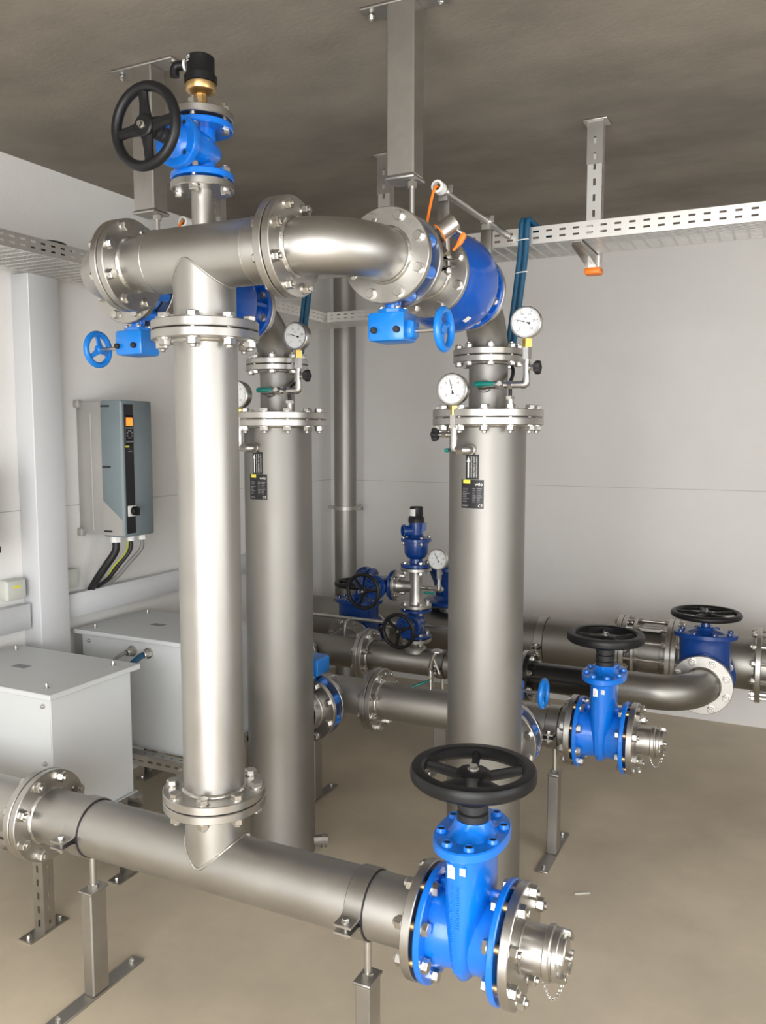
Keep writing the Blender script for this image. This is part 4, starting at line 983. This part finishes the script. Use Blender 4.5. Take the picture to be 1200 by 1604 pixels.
# ------------------------------------------------------------------ white filter cabinets on slotted frames
def cabinet(label, y0, y1, glands):
    x0, x1, zb, zt = -2.93, -2.292, .340, .832
    t = thing('cabinet', label, 'cabinet', ((x0 + x1) / 2, (y0 + y1) / 2, zb))
    part('body', MB().box(x0, x1, y0, y1, zb, zt, bev=.002), 'cabinet', t, ang=20)
    part('front_panel', MB().box(x0 + .002, x1 - .002, y0 - .002, y0 + .002, zb + .004, zt), 'cabinet', t, smooth=False)
    part('foot_rim', MB().box(x0 - .012, x1 + .012, y0 - .004, y1 + .010, zb - .003, zb), 'cabinet', t, smooth=False)
    ld = part('lid', MB().box(x0 - .032, x1 + .026, y0 - .026, y1 + .030, zt, zt + .020, bev=.003), 'cabinet', t, ang=20)
    for sx in (x0 + .045, x1 - .055):
        for sy in (y0 + .035, y1 - .035):
            part('cap_nut', MB().lathe([(zt + .020, .0085), (zt + .024, .0085), (zt + .024, .0062), (zt + .034, .0062), (zt + .039, .004), (zt + .040, 0)], 'z', (sx, sy, 0), n=14), 'bolt', ld)
    part('rating_plate', MB().box(-2.695, -2.625, (y0 + y1) / 2 - .022, (y0 + y1) / 2 + .016, zt + .020, zt + .0208), 'grey_ink', ld, smooth=False)
    for sx in (x0 + .045, x1 - .032):
        for zz in (.800, .59, .385):
            part('screw', MB().lathe([(y0 - .002, .0085), (y0 - .006, .0085), (y0 - .006, .006), (y0 - .012, .006), (y0 - .014, .003), (y0 - .0145, 0)], 'y', (sx, 0, zz), n=12), 'bolt', t)
    for gx in glands:
        gl = part('cable_gland', MB(Fr((gx, y0, .782))).cyl(.024, -.012, 0, 'y', n=18).cyl(.019, -.030, -.010, 'y', n=6).cyl(.016, -.044, -.028, 'y', n=16, bev=.003), 'brass', t)
        gl.data.materials[0] = MATS['bolt']
    # frame
    f = thing('support_frame', 'slotted steel frame under the %s' % label, 'frame', ((x0 + x1) / 2, (y0 + y1) / 2, 0))
    zf = zb - .0032
    for yy, ft in ((y0 - .068, -1), (y1 + .0, 1)):
        mb = MB(); slot_channel(mb, Fr((x0 - .03, yy, zf - .026), (1, 0, 0), (0, ft, 0)), x1 - x0 + .075, .050, .045, pitch=.05)
        sheet_part('beam', mb, 'strut', f, .0025)
        for xx in (x0 + .03, x1 - .018):
            h = zf - .052
            mb = MB(); slot_channel(mb, Fr((xx, yy, .006), (0, 0, 1), (0, ft, 0)), h - .006, .048, .046, pitch=.05)
            lg = sheet_part('leg', mb, 'strut', f, .0025)
            part('foot_plate', MB().box(xx - .030, xx + .030, yy - ft * .02 - .085, yy - ft * .02 + .085, 0, .006), 'strut', lg, smooth=False)
            for s_ in (-1, 1): one_bolt(lg, Fr((xx, yy - ft * .02 + s_ * .068, 0), (0, 0, 1), (1, 0, 0)), .0005, .006, 0, 0, .010)
    for xx in (x0 + .03, x1 + .012):
        mb = MB(); slot_channel(mb, Fr((xx, y0 - .018, zf - .026), (0, 1, 0), (1 if xx > -2.6 else -1, 0, 0)), y1 - y0 - .030, .050, .044, pitch=.05)
        sheet_part('cross_beam', mb, 'strut', f, .0025)
    one_bolt(f, Fr((x1 - .02, y0 - .069, zf - .026), (0, -1, 0), (0, 0, 1)), -.002, .002, 0, 0, .010, flip=True)
cabinet('front white cabinet at the lower left', 2.045, 2.440, [])
cabinet('rear white cabinet behind the tall foreground pipe', 2.815, 3.240, [-2.622, -2.528])
pts = [(-2.528, 2.765, .782), (-2.530, 2.735, .772), (-2.545, 2.675, .735), (-2.56, 2.620, .690), (-2.575, 2.57, .60), (-2.58, 2.55, .45), (-2.58, 2.54, .02)]
one('cable', MB().tube(smooth_path(pts), .0135, 12), 'cable_blue', 'dark blue cable leaving the gland of the rear white cabinet', 'cable')
pts = [(-2.622, 2.770, .782), (-2.63, 2.75, .778), (-2.66, 2.72, .74), (-2.68, 2.66, .60), (-2.68, 2.6, .02)]
one('cable', MB().tube(smooth_path(pts), .008, 10), 'cable_grey', 'grey cable leaving the left gland of the rear white cabinet', 'cable')

# ------------------------------------------------------------------ suction manifold behind the pumps
fm = Fr((0, YM, ZL))
JM = -1.647
t = thing('manifold_pipe', 'horizontal stainless pipe running behind the right pump tube to the blue valve', 'pipe', (-1.2, YM, ZL - .085))
xe = -.630 - .105 - GAP / 2
part('pipe', MB(fm).lathe([(JM + .012, .06), (JM + .012, .08415), (xe - .012, .08415), (xe - .012, .06)], n=56), 'pipe', t)
joint(t, fm, JM, 150, 1)
flange(t, fm, xe - GAP / 2, 150, -1)
t2 = thing('manifold_tee', 'stainless tee with end plate behind the left pump tube', 'pipe fitting', (X1, YM, ZL - .085))
part('pipe', MB(fm).lathe([(-2.30, 0), (-2.30, .08415), (JM - .012, .08415), (JM - .012, .06)], n=56), 'pipe', t2)
flange(t2, fm, JM - GAP / 2, 150, -1)
YS = YP + .1365                       # back surface of the pump tubes
YB1 = YS + .085; TB = .056; YB2 = YB1 + TB
for XX, own, side in ((X2, t, 'right'), (X1, t2, 'left')):
    fy = Fr((XX, 0, ZL), (0, 1, 0))
    part('branch', MB(fy).lathe([(YB2 + .01, .06), (YB2 + .01, .0838), (YM - .02, .0838)], n=56), 'pipe', own)
    part('weld_bead', MB(Fr((XX, YM, ZL), (1, 0, 0), (0, -1, 0))).tube(saddle(.0842, .0838), .004, 8, closed=True), 'weld', own)
    fl = flange(own, fy, YB2, 150, 1, weld=False)
    n_ = thing('inlet_nozzle', 'short flanged nozzle at the back of the %s pump tube' % side, 'pipe', (XX, YS, ZL - .14))
    part('pipe', MB(fy).lathe([(YS + .002, .084), (YB1 - .012, .084), (YB1 - .012, .06)], n=48), 'pipe', n_)
    f = flange(n_, fy, YB1, 150, -1)
    bolts(f, fy, YB1 - .0235, YB2 + .0235, .120, 8, .020)
    butterfly('blue butterfly valve at the foot of the %s pump tube' % side, XX, YB1, ZL, 150, 1, 1 if XX == X2 else -1, TB, m='blue', wheel_off=.155, gs=1.25)
# sampling tap on the manifold
t = thing('sampling_tap', 'small upright steel tap with green lever on the pipe between the pumps', 'tap', (-1.385, YM, ZL + .084))
part('stem', MB(Fr((-1.385, YM, ZL + .080))).cyl(.010, 0, .035, 'z', n=12).cyl(.0125, .03, .075, 'z', n=14).prism(hexp(.014), .05, .062), 'bolt', t)
part('spout', MB().tube(smooth_path([(-1.385, YM, ZL + .15), (-1.388, YM, ZL + .175), (-1.380, YM - .01, ZL + .205), (-1.362, YM - .015, ZL + .245), (-1.352, YM - .015, ZL + .262)]), .0095, 12), 'bolt', t)
part('drip_tube', MB().tube([(-1.372, YM - .012, ZL + .235), (-1.345, YM - .025, ZL + .190), (-1.332, YM - .03, ZL + .165)], .005, 10), 'bolt', t)
part('wheel', MB(Fr((-1.352, YM - .015, ZL + .262), (1, 0, 0), (.4, 0, 1))).ring(.012, .027, -.005, .005, 'z', n=8, bev=.002).box(-.024, .024, -.004, .004, -.004, .004), 'bolt', t)
part('lever', MB(Fr((-1.39, YM - .02, ZL + .125), (-.75, -.45, -.30), (0, 0, 1))).box(.0, .028, -.004, .004, -.004, .004).loft([(.028, 0, 0, .009, .006, 2.4), (.075, 0, 0, .007, .005, 2.4)], n=14, ax='x'), 'teal', t)

# ------------------------------------------------------------------ mid pipe, black section, elbow to the right-hand valve
fq = Fr((0, YMID, ZL))
XQ0, XQ1, XBK0, XBK1, XEL = -2.27, -2.040, -1.135, -.735, -.335
BV = [-2.27, -.335]
r15 = .0800
t = thing('tee_pipe', 'dull stainless tee beyond the left pump with a blind flange facing the viewer', 'pipe fitting', (-2.3, YMID, ZL - .1))
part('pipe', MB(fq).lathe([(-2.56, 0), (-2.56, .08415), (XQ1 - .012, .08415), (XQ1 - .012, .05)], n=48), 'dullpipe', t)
fbn = Fr((-2.43, YMID, ZL), (0, -1, 0))
part('branch', MB(fbn).lathe([(.0, .0838), (.13, .0838)], n=48), 'dullpipe', t)
part('weld_bead', MB(Fr((-2.43, YMID, ZL), (1, 0, 0), (0, -1, 0))).tube(saddle(.0842, .0838), .003, 8, closed=True), 'weld', t)
f = flange(t, fbn, .150, 150, -1)
flange(t, fbn, .150 + GAP, 150, 1, weld=False, name='blind_flange', ri=.004)
bolts(f, fbn, .150 - .0235, .150 + GAP + .0235, .120, 8, .020, flip=True)
joint(t, fq, XQ1, 150, -1)
fby = Fr((XQ0, YMID, ZL), (0, 1, 0))
part('branch', MB(fby).lathe([(.0, .0838), (.20, .0838), (.20, .05)], n=48), 'dullpipe', t)
flange(t, fby, .215, 150, -1)
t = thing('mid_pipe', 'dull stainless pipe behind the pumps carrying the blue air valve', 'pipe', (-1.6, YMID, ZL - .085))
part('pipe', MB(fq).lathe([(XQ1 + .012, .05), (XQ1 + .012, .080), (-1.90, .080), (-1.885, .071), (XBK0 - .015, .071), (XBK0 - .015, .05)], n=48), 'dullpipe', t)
flange(t, fq, XQ1 + GAP / 2, 150, 1)
XA = -1.752
part('branch', MB(Fr((XA, YMID, ZL))).lathe([(.05, .062), (.074, .058), (.085, .046), (.10, .038), (.117, .034)], 'z', n=36), 'dullpipe', t)
fa = Fr((XA, YMID, 0), (0, 0, 1), (0, 1, 0))
ZA1 = .674
flange(t, fa, ZA1 - GAP / 2, 80, -1)
flange(t, fq, XBK0 - GAP / 2, 125, -1)
t = thing('black_pipe', 'short black pipe section with flange behind the right pump tube', 'pipe', (-.95, YMID, ZL - .075))
part('pipe', MB(fq).lathe([(XBK0 + .01, .05), (XBK0 + .01, .072), (XBK1 - .002, .072), (XBK1 - .002, .05)], n=48), 'blackpipe', t)
joint(t, fq, XBK0, 125, 1, m='blackpipe', weld=False)
flange(t, fq, XBK1 - GAP / 2, 125, -1, m='blackpipe', weld=False)
t, B = elbow('pipe_elbow', 'wide stainless elbow turning to the dark blue valve at right', (XBK1 + .012, YMID, ZL), (1, 0, 0), (0, 1, 0), .083, .200, m='dullpipe', straightA=XEL - .200 - XBK1 - .012, straightB=.018)
flange(t, fq, XBK1 + GAP / 2, 125, 1, ri=.075)
fye = Fr((XEL, 0, ZL), (0, 1, 0))
YEF = B.y + .006
f = flange(t, fye, YEF, 150, -1, m='flange')
YBV = YEF + GAP + .105
def big_valve(label, X, wheel_r):
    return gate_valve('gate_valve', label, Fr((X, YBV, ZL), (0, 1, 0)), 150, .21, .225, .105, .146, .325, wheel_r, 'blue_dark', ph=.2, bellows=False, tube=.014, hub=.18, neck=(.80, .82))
big_valve('dark blue gate valve with black handwheel on the big pipe at right', BV[1], .167)
big_valve('dark blue gate valve on the big pipe beyond the left pump', BV[0], .145)
fg = Fr((0, YBIG, ZL))
def bigpipe(label, x0, x1, fl0, fl1):
    t = thing('big_pipe', label, 'pipe', ((x0 + x1) / 2, YBIG, ZL - .137))
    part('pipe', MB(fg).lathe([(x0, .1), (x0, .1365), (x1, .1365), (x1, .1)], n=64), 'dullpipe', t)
    if fl0 is not None: flange(t, fg, fl0, 250, 1)
    if fl1 is not None: flange(t, fg, fl1, 250, -1)
    return t
def tee_branch(t, X):
    fy = Fr((X, 0, ZL), (0, 1, 0)); y1 = YBV + .105 + GAP
    part('branch', MB(fy).lathe([(y1 + .01, .06), (y1 + .01, .0838), (YBIG - .06, .0838)], n=40), 'dullpipe', t)
    flange(t, fy, y1, 150, 1)
XJ0, XJ1 = -.790, -.525          # dismantling joint between these
t = bigpipe('thick stainless pipe along the back wall behind both pumps', XL + .003, XJ0 - .005, None, XJ0 - GAP / 2)
tee_branch(t, BV[0])
t = bigpipe('thick stainless pipe leaving the picture at the right edge', XJ1 + .005, XRW - .005, None, None)
tee_branch(t, BV[1])
f = flange(t, fg, XJ1 + GAP, 250, 1); bolts(f, fg, XJ1 - .026, XJ1 + GAP + .026, .175, 12, .020, ph=0)
f = flange(t, fg, -.085, 250, -1); flange(t, fg, .06, 250, 1)
bolts(f, fg, -.111, .086, .175, 12, .020, flip=True)
t = thing('dismantling_joint', 'stainless dismantling joint with long tie bolts left of the dark blue valve', 'pipe fitting', ((XJ0 + XJ1) / 2, YBIG, ZL - .2))
part('sleeve', MB(fg).lathe([(XJ0 + .004, .1), (XJ0 + .004, .137), (XJ0 + .10, .137), (XJ0 + .10, .146), (XJ1 - .06, .146), (XJ1 - .06, .137), (XJ1 - .004, .137), (XJ1 - .004, .1)], n=56), 'dullpipe', t)
f = joint(t, fg, XJ0, 250, 1)
flange(t, fg, XJ1, 250, -1)
f3 = part('inner_ring', MB(fg).ring(.13, .185, XJ0 + .060, XJ0 + .078, n=52), 'flange', t)
for k in range(12):
    a = 2 * math.pi * k / 12
    part('tie_bolt', MB(fg).cyl(.009, XJ0 + .02, XJ1 - .02, c=(0, .176 * math.cos(a), .176 * math.sin(a)), n=10).prism([(.176 * math.cos(a) + p, .176 * math.sin(a) + q_) for p, q_ in hexp(.016)], XJ1 - .048, XJ1 - .028, 'x').prism([(.176 * math.cos(a) + p, .176 * math.sin(a) + q_) for p, q_ in hexp(.016)], XJ0 + .080, XJ0 + .096, 'x'), 'bolt', t)
part('lock_plate', MB(fg).box(XJ0 + .10, XJ1 - .06, -.10, -.02, .142, .156), 'strut', t)

# ------------------------------------------------------------------ air valve group on the mid pipe
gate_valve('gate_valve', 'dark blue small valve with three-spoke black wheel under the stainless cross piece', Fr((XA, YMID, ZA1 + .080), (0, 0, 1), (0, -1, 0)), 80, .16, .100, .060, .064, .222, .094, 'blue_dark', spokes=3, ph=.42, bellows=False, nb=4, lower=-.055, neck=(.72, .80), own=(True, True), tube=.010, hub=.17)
ZA2 = ZA1 + .16 + GAP
t = thing('cross_fitting', 'small bright stainless tee with flanges under the blue air valve', 'pipe fitting', (XA, YMID, ZA2))
ZA3 = 1.052
zc = .945
part('body', MB(Fr((XA, YMID, 0))).lathe([(ZA2 + .012, .03), (ZA2 + .012, .040), (ZA2 + .04, .034), (zc - .03, .034), (zc + .03, .034), (ZA3 - .035, .036), (ZA3 - .012, .038), (ZA3 - .012, .03)], 'z', n=36), 'flange', t)
part('branch', MB(Fr((XA, YMID, zc), (-1, 0, 0))).lathe([(.0, .030), (.055, .030), (.075, .034), (.105, .042), (.105, .03)], n=36), 'flange', t)
flange(t, fa, ZA2, 80, 1, weld=False); 
flange(t, fa, ZA3, 80, -1, weld=False)
fl_ = Fr((XA, YMID, zc), (-1, 0, 0))
flange(t, fl_, .118, 80, -1, weld=False)
t = thing('air_valve', 'dark blue double-chamber air valve with black cap standing on the stainless cross piece', 'valve', (XA, YMID, ZA3))
fz0 = Fr((XA, YMID, ZA3))
f = part('flange', MB(fz0).ring(.03, .0825, GAP, GAP + .020, 'z', n=44, bev=.003), 'blue_dark', t)
bolts(f, Fr((XA, YMID, ZA3), (0, 0, 1), (0, 1, 0)), -.020, GAP + .020, .0645, 4, .014, flip=True)
part('body', MB(fz0).lathe([(.012, .05), (.022, .036), (.045, .034), (.055, .05), (.075, .062), (.12, .064), (.135, .064), (.140, .060)], 'z', n=36), 'blue_dark', t)
pl = part('cover_plate', MB(fz0).lathe([(.137, .0), (.137, .078), (.139, .081), (.153, .081), (.156, .078), (.160, .05), (.175, .036), (.235, .040), (.240, .040), (.240, 0)], 'z', n=36), 'blue_dark', t)
for k in range(4):
    a = R(45 + 90 * k); one_bolt(pl, Fr((XA, YMID, ZA3), (0, 0, 1), (0, 1, 0)), .134, .158, .072 * math.sin(a), .072 * math.cos(a), .010, flip=True)
part('outlet', MB(Fr((XA, YMID, ZA3 + .195), (-.72, -.69, 0))).lathe([(.0, .026), (.062, .028), (.066, .034), (.076, .034), (.076, .026), (.04, .024), (.04, 0)], n=28), 'blue_dark', t)
part('web', MB(Fr((XA, YMID, ZA3), (.8, .6, 0))).rings([[(0, yy, .165), (.045, yy, .200), (.050, yy, .235), (0, yy, .240)] for yy in (-.03, .03)]), 'blue_dark', t)
cp = part('cap', MB(fz0).lathe([(.238, 0), (.238, .043), (.262, .042), (.270, .036), (.318, .035), (.322, .031), (.323, 0)], 'z', n=32), 'black', t)
part('label', MB(fz0).lathe([(.274, .0366), (.310, .0360)], 'z', n=10, a0=215, a1=285), 'white', cp)
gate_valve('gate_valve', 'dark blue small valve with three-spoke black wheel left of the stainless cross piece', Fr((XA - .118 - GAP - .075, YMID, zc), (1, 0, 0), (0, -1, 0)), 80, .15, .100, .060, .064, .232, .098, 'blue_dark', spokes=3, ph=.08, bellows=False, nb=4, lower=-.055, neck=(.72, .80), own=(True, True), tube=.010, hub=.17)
t, B = elbow('pipe_elbow', 'dark blue elbow behind the two small black wheels', (XA - .118 - GAP - .15 - GAP - .001, YMID, zc), (-1, 0, 0), (0, 1, 0), .040, .10, m='blue_dark', straightB=.06)
part('flange', MB(Fr((XA - .118 - GAP * 2 - .15, YMID, zc), (-1, 0, 0))).ring(.034, .0825, 0, .02, n=44, bev=.003), 'blue_dark', t)
part('flange', MB(Fr((B.x, B.y, zc), (0, 1, 0))).ring(.044, .062, -.03, 0, n=44, bev=.003), 'blue_dark', t)
# gauge on the cross piece
gx, gy = -1.605, YMID - .04
t = thing('pressure_gauge', 'small white pressure gauge beside the blue air valve', 'gauge', (gx, gy, zc))
part('nipple', MB(Fr((XA, YMID, zc))).cyl(.011, .033, .060, n=12).prism(hexp(.015), .058, .080, 'x').cyl(.010, .075, .147, n=12).prism(hexp(.015), .100, .118, 'x'), 'bolt', t)
part('elbow', MB().tube([(gx - .012, YMID, zc), (gx - .003, YMID, zc), (gx, YMID - .004, zc), (gx, YMID - .03, zc), (gx, gy, zc + .006), (gx, gy, zc + .03)], .013, 14), 'bolt', t)
part('lever', MB(Fr((gx - .06, YMID - .030, zc - .020))).loft([(-.03, 0, 0, .006, .007, 2.4), (.03, 0, 0, .006, .008, 2.4)], n=12, ax='x'), 'teal', t)
part('stem', MB(Fr((gx, gy, zc))).cyl(.0095, .02, .062, 'z', n=14).prism(hexp(.014), .060, .112), 'zinc', t)
gauge_head(t, (gx, gy - .012, zc + .165), .054, V25, 118)
# dark blue upright valve behind, on the big pipe
t = thing('air_valve', 'dark blue valve body half hidden behind the right pump tube', 'valve', (-1.845, YBIG, ZL + .136))
fz1 = Fr((-1.845, YBIG, ZL))
part('stub', MB(fz1).lathe([(.12, .062), (.15, .060), (.17, .06)], 'z', n=32), 'dullpipe', t)
part('body', MB(fz1).lathe([(.170, 0), (.170, .150), (.176, .155), (.192, .155), (.198, .148), (.204, .10), (.225, .085), (.30, .095), (.36, .12), (.385, .13), (.39, .155), (.41, .155), (.414, .15), (.42, .08), (.42, 0)], 'z', n=44), 'blue_dark', t)
for k in range(8):
    a = R(45 * k); one_bolt(t, Fr((-1.845, YBIG, ZL), (0, 0, 1), (0, 1, 0)), .386, .414, .140 * math.cos(a), .140 * math.sin(a), .014, flip=True)
# thin conduit in front of the mid pipe, with little drop
t = thing('thin_pipe', 'thin bright pipe running level between the pumps', 'pipe', (-2.2, 4.12, .60))
part('tube', MB(Fr((0, 4.12, .706))).cyl(.0105, -2.75, -1.25, n=14), 'bolt', t)
part('drop', MB().tube(smooth_path([(-2.205, 4.04, .60), (-2.205, 4.04, .66), (-2.205, 4.05, .695), (-2.205, 4.075, .706), (-2.205, 4.12, .706)], 6), .009, 12), 'plate', t)
part('bracket', MB(Fr((-1.965, 4.07, 0))).box(-.012, .012, -.003, .003, .585, .694).box(-.03, .03, -.003, .055, .690, .6955), 'strut', t)
# stand of the mid pipe
stand('short column stand under the pipe near the back wall, seen left of the right pump', -1.598, YMID, ZL, .071, .36, wx=.07, wy=.08, base_len=.4)
stand('column stand under the thick pipe near the back wall behind the right pump', -1.25, YBIG, ZL, .1365, .33, wx=.06, wy=.08, base_len=.4)

# ------------------------------------------------------------------ upright pipe in the back corner
XB_, YB_ = -2.775, 5.10
t = thing('upright_pipe', 'tall dull upright pipe in the back corner between the pump tubes', 'pipe', (XB_, YB_, 0))
part('pipe', MB(Fr((XB_, YB_, 0))).lathe([(0, .076), (ZC - .002, .076)], 'z', n=48), 'dullpipe', t)
part('seam', MB(Fr((XB_, YB_, 0))).ring(.0755, .0772, 1.225, 1.229, 'z', n=40, bev=.0006), 'dullpipe', t)
cl = part('clamp', MB(Fr((XB_, YB_, 1.240))).ring(.0762, .0805, -.014, .014, 'z', n=40, bev=.001), 'plate', t)
for sx in (-1, 1):
    part('clamp_ear', MB(Fr((XB_, YB_, 1.240))).box(min(sx * .078, sx * .135), max(sx * .078, sx * .135), -.010, -.004, -.012, .012).box(min(sx * .078, sx * .135), max(sx * .078, sx * .135), .004, .010, -.012, .012), 'plate', cl)
    one_bolt(cl, Fr((XB_ + sx * .112, YB_, 1.240), (0, 1, 0), (0, 0, 1)), -.012, .012, 0, 0, .010)
part('clamp_ear', MB(Fr((XB_, YB_, 1.240))).cyl(.006, .08, YB - YB_ - .002, 'y', n=10), 'bolt', cl)
# little things on the floor
q = MB(Fr((-.644, 3.067, 0), (.8, .5, 0))); q.box(-.03, .03, -.004, .004, 0, .004, bev=.001)
one('wood_chip', q, 'jbox', 'tiny pale chip lying on the floor', 'chip')
